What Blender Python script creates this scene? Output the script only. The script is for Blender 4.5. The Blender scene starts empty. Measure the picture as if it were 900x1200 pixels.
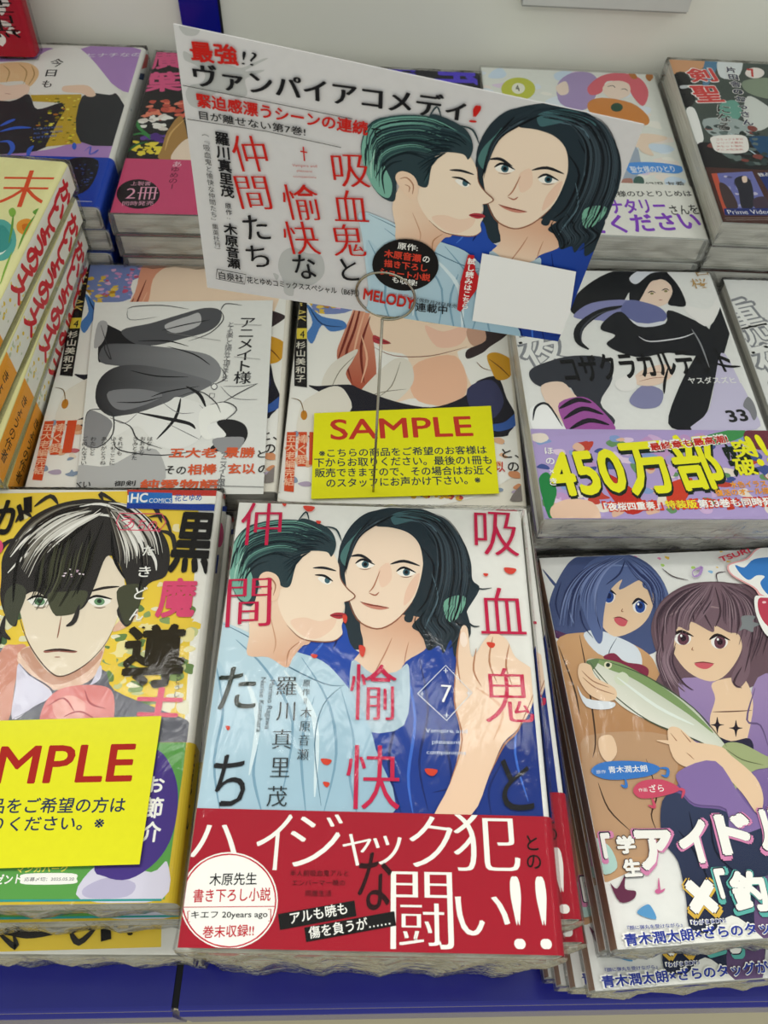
import bpy, bmesh, math, random
from mathutils import Vector, Matrix
from mathutils.geometry import tessellate_polygon
random.seed(5)
SC = bpy.context.scene
COL = SC.collection

# ---------------------------------------------------------------- camera, world, lights, exposure
cam_d = bpy.data.cameras.new('camera'); cam = bpy.data.objects.new('camera', cam_d); COL.objects.link(cam)
cam_d.sensor_fit = 'VERTICAL'; cam_d.sensor_height = 24.0; cam_d.lens = 950/1200*24
cam_d.clip_start = .01
cam.matrix_world = Matrix([[0.9992706, -0.031945, -0.0209218, 0.0591461], [0.0149561, 0.8315198, -0.5552937, -0.0286709], [0.0351358, 0.5545758, 0.8313911, 0.3113306], [0.0, 0.0, 0.0, 1.0]])
cam_d.dof.use_dof = True; cam_d.dof.focus_distance = .36; cam_d.dof.aperture_fstop = 15
SC.camera = cam
SC.view_settings.view_transform = 'Standard'; SC.view_settings.look = 'None'
SC.view_settings.exposure = .2; SC.view_settings.gamma = 1.0
world = bpy.data.worlds.new('shop_interior'); SC.world = world; world.use_nodes = True
world.node_tree.nodes['Background'].inputs[0].default_value = (.95, 1.0, .93, 1)
world.node_tree.nodes['Background'].inputs[1].default_value = .58
def area(name, loc, rot, sx, sy, power, color=(1, .985, .94)):
    d = bpy.data.lights.new(name, 'AREA'); d.shape = 'RECTANGLE'; d.size = sx; d.size_y = sy; d.energy = power; d.color = color
    o = bpy.data.objects.new(name, d); COL.objects.link(o); o.location = loc; o.rotation_euler = rot; return o
area('ceiling_tube_light', (-.5, .9, 2.1), (math.radians(-14), 0, 0), 2.4, .25, 30)
area('ceiling_tube_light', (.3, -1.5, 1.5), (math.radians(48), 0, 0), 2.4, .25, 4)
area('ceiling_tube_light', (1.9, .3, 2.2), (0, math.radians(35), 0), .25, 2.4, 10)

# ---------------------------------------------------------------- materials
def srgb(h):
    h = h.lstrip('#'); o = []
    for i in (0, 2, 4):
        c = int(h[i:i+2], 16)/255; o.append(c/12.92 if c <= .04045 else ((c+.055)/1.055)**2.4)
    return (*o, 1)
def new_mat(name):
    m = bpy.data.materials.new(name); m.use_nodes = True; nt = m.node_tree
    return m, nt, nt.nodes['Principled BSDF'], nt.nodes, nt.links
def paper(name, col, rough=.55, coat=0, bump=.02, scale=300):
    m, nt, p, N, L = new_mat(name)
    p.inputs['Roughness'].default_value = rough; p.inputs['Specular IOR Level'].default_value = .15; p.inputs['Coat Weight'].default_value = coat; p.inputs['Coat Roughness'].default_value = .15
    n = N.new('ShaderNodeTexNoise'); n.inputs['Scale'].default_value = scale
    mx = N.new('ShaderNodeMix'); mx.data_type = 'RGBA'; mx.inputs[6].default_value = srgb(col)
    c = srgb(col); mx.inputs[7].default_value = (c[0]*.93, c[1]*.93, c[2]*.93, 1); L.new(n.outputs[0], mx.inputs[0]); L.new(mx.outputs[2], p.inputs['Base Color'])
    b = N.new('ShaderNodeBump'); b.inputs['Strength'].default_value = bump; b.inputs['Distance'].default_value = .001; L.new(n.outputs[0], b.inputs['Height']); L.new(b.outputs[0], p.inputs['Normal'])
    tc = N.new('ShaderNodeTexCoord'); L.new(tc.outputs['Object'], n.inputs['Vector'])
    return m
def ink_mat(name, coat):
    m, nt, p, N, L = new_mat(name)
    a = N.new('ShaderNodeVertexColor'); a.layer_name = 'ink'; L.new(a.outputs[0], p.inputs['Base Color'])
    p.inputs['Roughness'].default_value = .55; p.inputs['Specular IOR Level'].default_value = .1; p.inputs['Coat Weight'].default_value = coat; p.inputs['Coat Roughness'].default_value = .15
    return m
INK = ink_mat('printed_ink', 0); INK_MATT = ink_mat('printed_ink_matt', 0)
def pages_mat():
    m, nt, p, N, L = new_mat('page_edges')
    tc = N.new('ShaderNodeTexCoord'); mp = N.new('ShaderNodeMapping'); mp.inputs['Scale'].default_value = (20, 20, 2600); L.new(tc.outputs['Object'], mp.inputs[0])
    n = N.new('ShaderNodeTexNoise'); n.inputs['Scale'].default_value = 1; n.inputs['Detail'].default_value = 3; L.new(mp.outputs[0], n.inputs['Vector'])
    r = N.new('ShaderNodeValToRGB'); r.color_ramp.elements[0].position = .35; r.color_ramp.elements[1].position = .65
    r.color_ramp.elements[0].color = srgb('#c2bdb0'); r.color_ramp.elements[1].color = srgb('#efece2')
    L.new(n.outputs[0], r.inputs[0]); L.new(r.outputs[0], p.inputs['Base Color'])
    b = N.new('ShaderNodeBump'); b.inputs['Strength'].default_value = .6; b.inputs['Distance'].default_value = .0004; L.new(n.outputs[0], b.inputs['Height']); L.new(b.outputs[0], p.inputs['Normal'])
    p.inputs['Roughness'].default_value = .9
    return m
PAGES = pages_mat()
def film_mat(name, milk, gloss, bump, scale, rough=.12):
    m, nt, p, N, L = new_mat(name); N.remove(p); out = N['Material Output']
    tr = N.new('ShaderNodeBsdfTransparent'); gl = N.new('ShaderNodeBsdfGlossy'); gl.inputs['Roughness'].default_value = rough
    df = N.new('ShaderNodeBsdfDiffuse'); df.inputs[0].default_value = (.85, .86, .84, 1)
    tl = N.new('ShaderNodeBsdfTranslucent'); tl.inputs[0].default_value = (.85, .86, .84, 1)
    ad = N.new('ShaderNodeMixShader'); L.new(df.outputs[0], ad.inputs[1]); L.new(tl.outputs[0], ad.inputs[2])
    m1 = N.new('ShaderNodeMixShader'); m1.inputs[0].default_value = milk; L.new(tr.outputs[0], m1.inputs[1]); L.new(ad.outputs[0], m1.inputs[2])
    fr = N.new('ShaderNodeFresnel'); fr.inputs[0].default_value = 1.4
    mu = N.new('ShaderNodeMath'); mu.operation = 'MULTIPLY'; mu.use_clamp = True; mu.inputs[1].default_value = gloss; L.new(fr.outputs[0], mu.inputs[0])
    m2 = N.new('ShaderNodeMixShader'); L.new(mu.outputs[0], m2.inputs[0]); L.new(m1.outputs[0], m2.inputs[1]); L.new(gl.outputs[0], m2.inputs[2])
    tc = N.new('ShaderNodeTexCoord'); mp = N.new('ShaderNodeMapping'); mp.inputs['Scale'].default_value = (1, .35, 1); L.new(tc.outputs['Object'], mp.inputs[0])
    n = N.new('ShaderNodeTexNoise'); n.inputs['Scale'].default_value = scale; n.inputs['Detail'].default_value = 4; n.inputs['Distortion'].default_value = 1.2; L.new(mp.outputs[0], n.inputs['Vector'])
    b = N.new('ShaderNodeBump'); b.inputs['Strength'].default_value = bump; b.inputs['Distance'].default_value = .002; L.new(n.outputs[0], b.inputs['Height'])
    for s in (gl, fr): L.new(b.outputs[0], s.inputs['Normal'])
    L.new(m2.outputs[0], out.inputs[0]); return m
FILM = film_mat('clear_film', .002, .4, .45, 60, .09)
FOLD = film_mat('creased_film', .2, 1.8, .6, 260, .12)
def plain(name, col, rough=.4, metal=0, coat=0, var=.06, scale=40):
    m, nt, p, N, L = new_mat(name)
    n = N.new('ShaderNodeTexNoise'); n.inputs['Scale'].default_value = scale; n.inputs['Detail'].default_value = 5
    tc = N.new('ShaderNodeTexCoord'); L.new(tc.outputs['Object'], n.inputs['Vector'])
    mx = N.new('ShaderNodeMix'); mx.data_type = 'RGBA'; c = srgb(col); mx.inputs[6].default_value = tuple(k*(1-var) for k in c[:3])+(1,); mx.inputs[7].default_value = tuple(min(1, k*(1+var)) for k in c[:3])+(1,)
    L.new(n.outputs[0], mx.inputs[0]); L.new(mx.outputs[2], p.inputs['Base Color'])
    p.inputs['Roughness'].default_value = rough; p.inputs['Metallic'].default_value = metal; p.inputs['Coat Weight'].default_value = coat
    return m

# ---------------------------------------------------------------- flat print: lettering and pictures as coloured faces on paper
PRINT={}
PRINT['A']=[
('u','duo',None),
('u','hand',None),
('p','#dc4a3c',[298,1808,349,1804,336,1778,310,1783]),
('p','#dc4a3c',[361,1729,383,1726,378,1712,366,1715]),
('p','#dc4a3c',[1207,1512,1260,1507,1242,1481,1216,1486]),
('p','#dc4a3c',[1113,1480,1134,1478,1127,1465,1116,1468]),
('p','#dc4a3c',[1110,1150,1143,1146,1132,1125,1116,1130]),
('p','#dc4a3c',[380,1074,407,1071,400,1057,386,1060]),
('p','#dc4a3c',[502,1256,522,1249,518,1219,507,1226]),
('p','#dc4a3c',[199,1820,218,1817,214,1802,204,1806]),
('p','#dc4a3c',[576,1119,602,1110,596,1070,582,1079]),
('p','#dc4a3c',[420,1830,438,1828,433,1818,424,1820]),
('p','#d8452f',[446,646,486,642,475,623,455,627]),
('p','#d8452f',[844,618,891,614,876,592,853,597]),
('p','#d8452f',[459,559,483,556,477,540,465,544]),
('p','#d8452f',[69,764,86,761,83,747,74,750]),
('p','#d8452f',[1114,1145,1143,1141,1134,1125,1119,1129]),
('t','m','#c8214c','仲',26,1585,184,7,-8,228),
('t','m','#c8214c','間',15,1183,188,13,-16,228),
('t','m','#c8214c','吸',1080,1577,200,-5,6,232),
('t','m','#c8214c','血',1089,1188,192,2,-3,221),
('t','m','#c8214c','鬼',1088,806,193,2,-2,229),
('t','m','#c8214c','愉',547,801,188,2,-2,234),
('t','m','#c8214c','快',546,463,201,2,-2,238),
('t','s','#1f2a22','た',24,826,152,8,-9,180),
('t','s','#1d1d20','ち',47,460,125,3,-5,191),
('t','s','#1d1d20','と',1133,470,118,3,-4,192),
('t','m','#2f3436','羅',253,893,80,2,-2,77),
('t','m','#2f3436','川',262,790,72,2,-2,75),
('t','m','#2f3436','真',255,679,74,2,-2,75),
('t','m','#2f3436','里',258,572,72,2,-2,72),
('t','m','#2f3436','茂',255,465,74,2,-2,73),
('v','g','#33383c','原作＝',371.2,966.5,-0.3,-37.8,0.85),
('v','m','#33383c','木原音瀬',377.1,853.3,-0.4,-55.2,0.85),
('v','x','#3e4a55','Marimo Ragawa',232.8,958.8,-0.1,-15.7,1),
('v','x','#3e4a55','Narise Konohara',196.7,968.9,0.2,-15.1,1),
('t','m','#f6f6f6','7',909,883,42,-2,4,73),
('r','#dfe8f2',3.5,[818,915,934,1040,1037,926,931,808,818,915]),
('r','#dfe8f2',3,[924,1017,942,1017]),
('r','#dfe8f2',3,[934,1028,933,1006]),
('r','#dfe8f2',3,[923,829,940,830]),
('r','#dfe8f2',3,[932,840,931,819]),
('r','#dfe8f2',3,[827,915,844,915]),
('r','#dfe8f2',3,[836,926,835,904]),
('r','#dfe8f2',3,[1014,924,1031,924]),
('r','#dfe8f2',3,[1023,935,1022,913]),
('t','g','#c9d6ea','Vampire and',847,753,164,1,0,21),
('t','g','#c9d6ea','pleasant',872,709,112,1,0,21),
('t','g','#c9d6ea','companions',850,668,152,1,0,20)]
PRINT['duo']=[
('p','#2b3840',[706,1821,606,1786,529,1709,489,1623,469,1529,482,1399,510,1303,502,1209,514,1119,573,1103,646,1159,813,1201,843,1125,887,1104,929,1123,973,1062,996,1143,1032,1208,1027,1282,1093,1404,1064,1449,1061,1539,1033,1643,964,1747,873,1806,780,1829]),
('p',('#2a52b4','#1b3380',342,1060,1032,455),[250,1185,382,1271,460,1263,514,1214,555,1106,700,1052,808,1084,883,1215,957,1228,1008,1199,1044,1082,1096,1045,1217,972,1298,919,1294,656,1273,430,676,416,388,410,306,1059]),
('l','#16296a',12,[701,1014,737,849,705,641,756,449]),
('l','#16296a',10,[826,1075,859,852,822,644,853,467]),
('l','#3f6fd0',12,[772,1035,807,815,780,593,798,450]),
('l','#16296a',10,[893,818,940,647,950,453]),
('l','#4a79d6',8,[394,1220,427,1141,394,1081]),
('l','#16296a',10,[412,1241,480,1163,468,1103]),
('l','#16296a',9,[1142,652,1086,552,1088,457]),
('l','#3f6fd0',9,[1226,863,1195,687,1231,507]),
('l','#16296a',9,[871,531,1003,550,1032,455]),
('p',('#f3d7bd','#dfae90',633,1017,712,1253),[593,1250,594,1121,553,1049,555,997,634,972,730,989,771,1056,863,1130,839,1257]),
('l','#c48f74',6,[633,982,684,1088,713,1161]),
('l','#c48f74',5,[763,1038,771,1091,783,1145]),
('p','#b8cdd8',[547,1049,633,1000,730,1009,783,1035,763,787,575,782]),
('p','#f6dfc8',[573,1694,653,1723,762,1718,825,1667,848,1552,832,1431,797,1332,729,1245,662,1203,620,1210,566,1245,525,1342,504,1449,497,1540,519,1634]),
('p','#f1ccb4',[763,1312,811,1375,833,1471,804,1450,771,1385]),
('p','#f3d2ba',[650,1484,695,1522,710,1446,679,1402,658,1409]),
('l','#27282c',15,[525,1549,570,1555,621,1524]),
('l','#27282c',15,[702,1515,762,1533,833,1511]),
('p','#fbf6ee',[551,1509,575,1528,610,1528,632,1508,604,1491,569,1492]),
('q','#3f6470',[607,1511,606,1506,604,1500,601,1496,597,1493,592,1492,587,1493,582,1496,579,1499,576,1504,575,1510,576,1516,578,1521,581,1525,586,1528,591,1529,596,1528,600,1526,604,1522,606,1517]),
('q','#161a1e',[600,1511,600,1508,598,1505,597,1503,594,1501,591,1500,589,1501,586,1502,584,1504,583,1507,582,1510,583,1513,584,1516,586,1519,588,1520,591,1521,594,1520,596,1519,598,1517,599,1514]),
('l','#1c1c20',12,[547,1513,580,1535,633,1510]),
('l','#8d6656',4,[565,1487,594,1484,618,1493]),
('p','#fbf6ee',[732,1475,757,1494,792,1493,813,1474,785,1457,750,1458]),
('q','#3f6470',[789,1477,788,1472,786,1466,782,1462,778,1460,773,1459,768,1459,764,1462,760,1466,758,1470,757,1476,758,1482,760,1487,764,1491,768,1494,773,1495,778,1494,782,1492,786,1488,788,1483]),
('q','#161a1e',[782,1477,781,1474,780,1471,778,1469,776,1467,773,1467,770,1467,768,1468,766,1470,764,1473,764,1476,764,1479,766,1482,768,1485,770,1486,773,1487,776,1486,778,1485,780,1483,781,1480]),
('l','#1c1c20',12,[729,1479,762,1500,815,1476]),
('l','#8d6656',4,[747,1454,775,1451,799,1459]),
('l','#b47b60',6,[657,1481,632,1404,611,1372]),
('l','#b0705a',7,[611,1368,638,1358,655,1374]),
('p','#cf8a78',[578,1321,608,1318,639,1311,698,1300,660,1289,612,1299]),
('l','#8a4338',7,[574,1325,612,1312,660,1305,699,1298]),
('l','#94604a',6,[514,1361,563,1241,648,1199,729,1239,800,1332]),
('p','#27343c',[692,1803,615,1760,566,1689,533,1603,515,1520,494,1439,474,1498,476,1601,522,1713,596,1786]),
('p','#27343c',[679,1780,762,1806,891,1789,989,1694,1038,1559,1049,1438,1029,1321,1045,1190,977,1080,960,1160,928,1096,909,1131,862,1108,838,1180,796,1215,839,1276,814,1313,796,1237,763,1255,823,1372,847,1491,834,1614,784,1680,707,1707,635,1713,674,1741]),
('p','#78b09a',[934,1333,984,1367,1030,1359,1016,1301,974,1243,943,1257]),
('p','#507a78',[479,1539,498,1602,545,1667,570,1702,533,1603,509,1500]),
('p','#466a70',[707,1777,799,1807,900,1784,927,1742,835,1756,762,1735,716,1725]),
('l','#15191f',11,[725,1765,872,1740,942,1618,956,1475]),
('l','#15191f',11,[762,1784,945,1725,1012,1558,999,1397]),
('l','#15191f',11,[834,1614,895,1513,866,1354,814,1275]),
('l','#15191f',11,[871,1679,940,1535,918,1355,864,1203]),
('l','#15191f',11,[943,1682,1010,1517,1003,1339,947,1187]),
('l','#15191f',11,[615,1756,554,1667,517,1561,500,1459]),
('l','#15191f',11,[865,1315,915,1223,879,1130,862,1112]),
('l','#5b7480',7,[762,1751,890,1723,923,1597,910,1493]),
('l','#5b7480',7,[899,1745,988,1641,1003,1517,990,1436]),
('l','#5b7480',7,[885,1472,909,1355,864,1240,843,1184]),
('l','#5b7480',7,[652,1744,581,1690,540,1604,525,1541]),
('h',['#14181d','#1c2228','#323d45','#3d4b54'],7,34,[698,1768,817,1746,898,1659,913,1514,883,1354,839,1239],[762,1810,946,1773,1036,1622,1050,1458,1029,1340,1033,1226],1),
('h',['#14181d','#1c2228','#323d45','#3d4b54'],7,16,[652,1766,563,1685,516,1582,499,1400],[729,1782,652,1731,564,1655,515,1520],2),
('h',['#14181d','#1c2228','#323d45','#3d4b54'],7,24,[839,1295,810,1238,850,1156,862,1108],[1029,1340,1000,1253,1036,1208,945,1096],3),
('l','#27343c',8,[1037,1518,1060,1439,1093,1404,1146,1410]),
('l','#27343c',8,[1001,1282,1050,1227,1084,1224]),
('p',('#c3dbe6','#9fc0d2',-19,1088,545,475),[-44,1206,59,1189,211,1115,322,1083,432,1044,525,952,599,845,654,690,692,417,-24,400,-36,706,-41,1049]),
('p','#b7d2e0',[-24,400,-22,723,-23,1049,74,903,124,626,118,403]),
('l','#7fa4ba',11,[66,1130,204,999,327,785,303,470]),
('l','#7fa4ba',11,[342,1060,459,877,503,669,466,442]),
('l','#7fa4ba',11,[-14,1050,49,830,41,624,90,433]),
('l','#7fa4ba',11,[508,933,569,722,557,588,595,430]),
('l','#7fa4ba',11,[200,695,195,579,242,437]),
('l','#7fa4ba',11,[406,894,367,699,402,441]),
('l','#d9e9ef',22,[275,1001,411,804,430,504]),
('l','#d9e9ef',22,[118,978,189,798,179,578]),
('l','#54788e',6,[-1,1203,137,1132,254,1039,437,950,522,943]),
('l','#54788e',5,[522,949,442,859,418,701,456,473]),
('p',('#f3d7bd','#dfae90',223,1238,322,1042),[114,1290,118,1152,121,1063,207,1056,284,1013,308,1059,342,1110,378,1136,422,1301,206,1429]),
('l','#b98566',6,[283,1015,289,1085,332,1131]),
('l','#d0a184',6,[198,1237,230,1128,225,1074]),
('p','#f7e2cb',[406,1578,446,1559,474,1502,484,1435,517,1385,549,1353,540,1331,506,1319,510,1292,501,1265,512,1247,500,1209,504,1169,472,1139,398,1133,330,1149,267,1211,227,1294,226,1367,261,1392,278,1512,326,1575]),
('p','#f3d3bb',[341,1241,409,1225,475,1246,461,1190,397,1144,329,1164,283,1221]),
('l','#8f5f4a',6,[477,1509,485,1435,517,1385,551,1351,533,1329,506,1319]),
('l','#8f5f4a',6,[506,1169,472,1137,401,1132,331,1146,271,1202]),
('p','#b33a44',[448,1254,474,1268,508,1266,519,1253,492,1239,469,1242]),
('l','#7a1f2b',6,[448,1254,485,1254,512,1254]),
('l','#26292e',13,[362,1482,411,1484,465,1470]),
('p','#fbf6ee',[386,1431,414,1444,445,1433,443,1406,416,1405]),
('q','#3f6470',[441,1423,440,1418,439,1414,436,1410,433,1408,429,1407,426,1408,422,1410,419,1413,417,1418,417,1422,417,1427,418,1432,421,1435,424,1438,428,1439,432,1438,435,1436,438,1432,440,1428]),
('l','#1c1c20',12,[372,1447,414,1444,453,1418]),
('p','#2f4147',[9,1432,-10,1532,11,1626,61,1692,154,1717,262,1721,306,1740,399,1704,441,1663,458,1601,440,1542,417,1566,339,1567,302,1541,283,1472,268,1388,231,1387,207,1425,170,1444,138,1415,131,1352,117,1290,68,1304,28,1360]),
('p','#7fb5a4',[-7,1502,1,1584,42,1665,128,1703,183,1696,116,1643,85,1566,83,1485,114,1387,98,1309,52,1326,12,1403]),
('p','#446a6b',[129,1694,236,1707,310,1684,221,1664,137,1610,99,1526,89,1587]),
('l','#1b282d',10,[20,1543,82,1629,204,1654,350,1618]),
('l','#1b282d',10,[24,1483,104,1588,226,1613,335,1579]),
('l','#1b282d',10,[43,1404,94,1505,178,1549,286,1520]),
('l','#1b282d',10,[79,1327,75,1425,114,1486,164,1508]),
('l','#1b282d',10,[130,1684,237,1698,364,1677,431,1621]),
('l','#1b282d',10,[5,1462,13,1543,41,1606]),
('l','#a7d3c2',8,[40,1524,102,1604,206,1633,297,1616]),
('l','#a7d3c2',8,[26,1403,31,1483,70,1566]),
('l','#a7d3c2',8,[59,1670,129,1694,219,1689]),
('h',['#16242a','#2b4046','#3f5f5e','#6fa396','#30504f'],7,40,[299,1537,178,1545,84,1475,63,1317],[441,1655,270,1730,48,1674,9,1462],4),
('h',['#16242a','#20323a','#3a555a'],7,22,[302,1541,281,1492,268,1441,254,1395],[450,1621,401,1662,292,1679,170,1632],5),
('p','#f3d3b8',[132,1407,139,1443,169,1456,209,1437,227,1390,222,1328,196,1312,162,1345]),
('l','#b07d62',7,[149,1415,179,1424,206,1390,201,1339]),
('l','#b07d62',5,[169,1388,190,1377,186,1350]),
('l','#2f4147',8,[275,1717,311,1775,329,1728]),
('l','#2f4147',9,[399,1700,454,1685,482,1622])]
PRINT['hand']=[
('p',('#f3d7bd','#efcdb0',1062,1082,902,484),[1001,1203,1031,1212,1044,1082,1102,1162,1141,1193,1194,1165,1225,1087,1293,1031,1301,956,1260,846,1202,773,1147,720,1089,601,1015,455,869,421,937,564,983,733,965,891,979,1041]),
('l','#b98564',8,[1064,1121,1048,1024,1077,954]),
('l','#b98564',8,[1136,1175,1115,1064,1142,970]),
('l','#b98564',8,[1204,1145,1183,1047,1202,965]),
('l','#b98564',8,[1001,1199,982,1080,992,966]),
('l','#b07a5c',7,[937,564,990,733,965,891,982,1080]),
('l','#b07a5c',7,[1089,601,1153,717,1213,780,1297,952]),
('l','#e2b795',12,[1055,949,1156,861,1113,736]),
('p','#fae6d6',[1000,1183,1019,1191,1028,1148,1013,1124,999,1143])]
PRINT['A_band']=[
('t','m','#f6f4ee','ハ',-3,284,172,0,0,113),
('t','m','#f6f4ee','イ',231,248,123,-1,1,192),
('t','m','#f6f4ee','ジ',354,260,189,4,-4,179),
('t','m','#f6f4ee','ャ',543,267,104,2,-2,108),
('t','m','#f6f4ee','ッ',653,273,104,2,-2,98),
('t','m','#f6f4ee','ク',773,272,154,-16,19,179),
('t','m','#f6f4ee','犯',944,259,240,2,-2,197),
('v','b','#1a0c0c','との',1229.7,390.7,1.6,-62.6,1),
('t','m','#f6f4ee','闘',718,8,217,1,-1,244),
('t','m','#f6f4ee','い',950,50,184,12,-8,124),
('t','m','#f6f4ee','!!',1141,15,130,2,-4,230),
('q','#f6f4ee',[325,149,325,126,321,102,313,80,301,60,286,42,268,27,247,15,224,6,200,0,174,-2,148,-1,122,4,98,12,74,24,52,38,33,55,16,75,3,96,-7,119,-12,143,-14,167,-11,190,-5,213,6,235,21,254,39,271,61,284,84,294,110,301,137,304,165,302,192,297,218,288,243,275,265,259,284,240,301,220,313,197,321,173]),
('q','#c21a33',[320,149,320,126,316,104,309,82,297,63,282,45,265,31,244,19,222,10,198,4,174,2,148,3,123,8,99,16,76,27,55,41,36,58,20,77,7,98,-2,120,-7,143,-9,166,-6,189,0,211,11,232,25,251,43,267,64,280,87,290,112,296,138,299,164,297,191,292,216,283,240,271,262,256,281,238,296,217,308,196,316,173]),
('q','#f6f4ee',[315,149,315,127,312,105,304,84,293,65,278,49,261,34,242,23,220,14,197,8,173,6,149,8,124,12,101,20,79,31,58,44,40,61,24,79,12,99,3,121,-2,143,-4,165,-1,188,5,209,15,229,29,247,46,263,66,276,89,285,113,291,138,294,164,293,190,288,214,279,237,267,258,252,277,235,292,215,303,194,311,172]),
('t','b','#1d1d20','木原先生',81,191,165,7,-2,41),
('t','b','#c0182d','書き下ろし小説',32,137,267,11,-2,43),
('r','#c0182d',2.5,[1,122,320,131]),
('t','b','#1d1d20','キエフ 20years ago',33,83,261,8,-1,27),
('t','b','#c0182d','巻末収録!!',80,28,173,9,-2,38),
('r','#c0182d',3,[26,110,19,110,24,77,31,77]),
('r','#c0182d',3,[294,121,303,122,306,85,298,85]),
('q','#141212',[329,107,591,155,600,106,340,58]),
('q','#141212',[422,67,730,124,737,79,432,23]),
('t','b','#f6f4ee','アルも暁も',375,75,194,37,-7,38),
('t','b','#f6f4ee','傷を負うが……',441,32,277,47,-6,38),
('t','g','#3a0d12','半人前吸血鬼アルと',360,228,207,4,0,21),
('t','g','#3a0d12','エンバーマー暁の',369,197,187,4,0,20),
('t','g','#3a0d12','同居生活',419,164,91,2,0,20),
('t','s','#2c0b10','な',599,127,118,-4,6,189)]
PRINT['A_spine']=[
('q','#f2f1ea',[1150,-145,1815,-145,1815,-12,1150,-12]),
('q','#2142a4',[455,-145,1150,-145,1150,-12,455,-12]),
('v','m','#c8214c','吸血鬼と愉快な仲間たち7',1760,-78,-98,0,1)]
PRINT['card']=[
('p','#bdbdbc',[17,1021,79,1028,70,1000,31,993]),
('p','#bdbdbc',[21,941,43,936,78,923,124,926,175,924,207,923,272,962,292,968,253,941,217,914,280,930,252,910,216,886,221,840,192,820,155,827,106,816,73,762,25,763,12,800,32,833,72,850,84,880,58,903,22,914]),
('p','#bdbdbc',[329,216,374,254,430,240,486,239,500,157,456,87,386,55,374,7,339,13,334,73,314,142]),
('p','#bdbdbc',[293,108,316,101,306,74]),
('u','duo',(0.8049,-0.1208,80.016,0.0854,0.736,-41.3576)),
('r','#4a4a4a',2.5,[8,832,278,830,571,826]),
('r','#4a4a4a',2.5,[10,715,284,725,539,717]),
('t','h','#c8241e','最強',47,917,154,14,-6,65),
('t','m','#1d1d20','!?',208,938,46,3,6,42),
('t','n','#1d1d20','ヴァンパイアコメディ',49,836,883,53,-5,78),
('t','m','#c8241e','!',944,889,25,2,8,59),
('t','h','#c8241e','緊迫感漂うシーンの連続',50,766,575,11,-1,50),
('t','b','#1d1d20','で',635,778,33,0,0,32),
('t','b','#1d1d20','目が離せない第7巻!',54,724,363,10,-1,31),
('v','h','#1d1d20','羅川真里茂',125.9,693.1,1.1,-52.2,1),
('v','b','#1d1d20','原作:',130,409.9,0.7,-28.1,0.9),
('v','h','#1d1d20','木原音瀬',131.7,319.1,0.9,-54.9,1),
('v','g','#1d1d20','（『吸血鬼と愉快な仲間たち』集英社刊）',68.4,690,0.3,-27.6,0.95),
('t','m','#c8241e','仲',175,550,121,25,-28,133),
('t','m','#c8241e','間',182,394,119,24,-26,134),
('t','m','#c8241e','吸',524,564,129,22,-21,122),
('t','m','#c8241e','血',533,419,126,23,-23,128),
('t','m','#c8241e','鬼',539,259,125,26,-30,141),
('t','m','#c8241e','愉',354,384,133,27,-30,146),
('t','m','#c8241e','快',356,225,132,28,-31,146),
('t','s','#1d1d20','た',199,258,94,21,-25,108),
('t','s','#1d1d20','ち',205,125,84,20,-24,102),
('t','s','#1d1d20','な',388,110,90,16,-21,118),
('t','s','#1d1d20','と',576,146,68,13,-21,105),
('r','#c8241e',5,[410,695,415,642]),
('r','#c8241e',5,[400,676,424,677]),
('t','x','#c04a40','Vampire and',373,609,87,14,-2,13),
('t','x','#c04a40','pleasant',389,593,55,7,-1,11),
('t','x','#c04a40','companions',377,567,82,13,-2,11),
('r','#333333',3.5,[65,83,183,82,175,29,56,30,65,83]),
('t','b','#1d1d20','白泉社',70,33,101,3,-1,40),
('t','b','#1d1d20','花とゆめコミックススペシャル（B6判）',187,38,461,39,-3,36),
('q','#1c1a1a',[938,310,940,288,937,266,931,245,921,224,908,204,891,187,872,172,851,161,829,154,806,150,784,151,762,156,742,164,725,176,710,192,699,210,691,230,687,251,687,273,691,295,699,316,710,336,723,354,740,370,758,383,778,393,799,399,821,402,842,402,862,398,881,390,898,379,913,366,924,349,933,330]),
('t','b','#f6f4ee','原作:',775,348,76,5,-2,31),
('t','h','#d84432','木原音瀬',728,298,142,7,-2,38),
('t','b','#f6f4ee','の',875,310,26,0,0,29),
('t','h','#d84432','描き下ろし',733,253,167,13,-3,36),
('t','h','#d84432','ショート小説',721,210,196,13,-2,37),
('t','b','#f6f4ee','も収録!',772,184,98,3,-1,31),
('t','h','#c32a22','MELODY',664,68,209,-4,1,61),
('t','g','#c32a22','メロディ',781,108,81,2,-1,28),
('t','b','#1d1d20','連載中',882,59,128,13,-5,47),
('t','g','#1d1d20','（偶数月28日発売）',880,111,169,2,0,21),
('q','#c2252a',[1038,383,1061,385,1080,312,1112,273,1097,214,1060,100,1045,108,1033,250]),
('v','h','#f6f4ee','試し読みはこちら',1055.6,371.5,2.3,-31.6,1),
('q','#f4f3f1',[1088,401,1442,398,1498,83,1115,65])]
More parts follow.
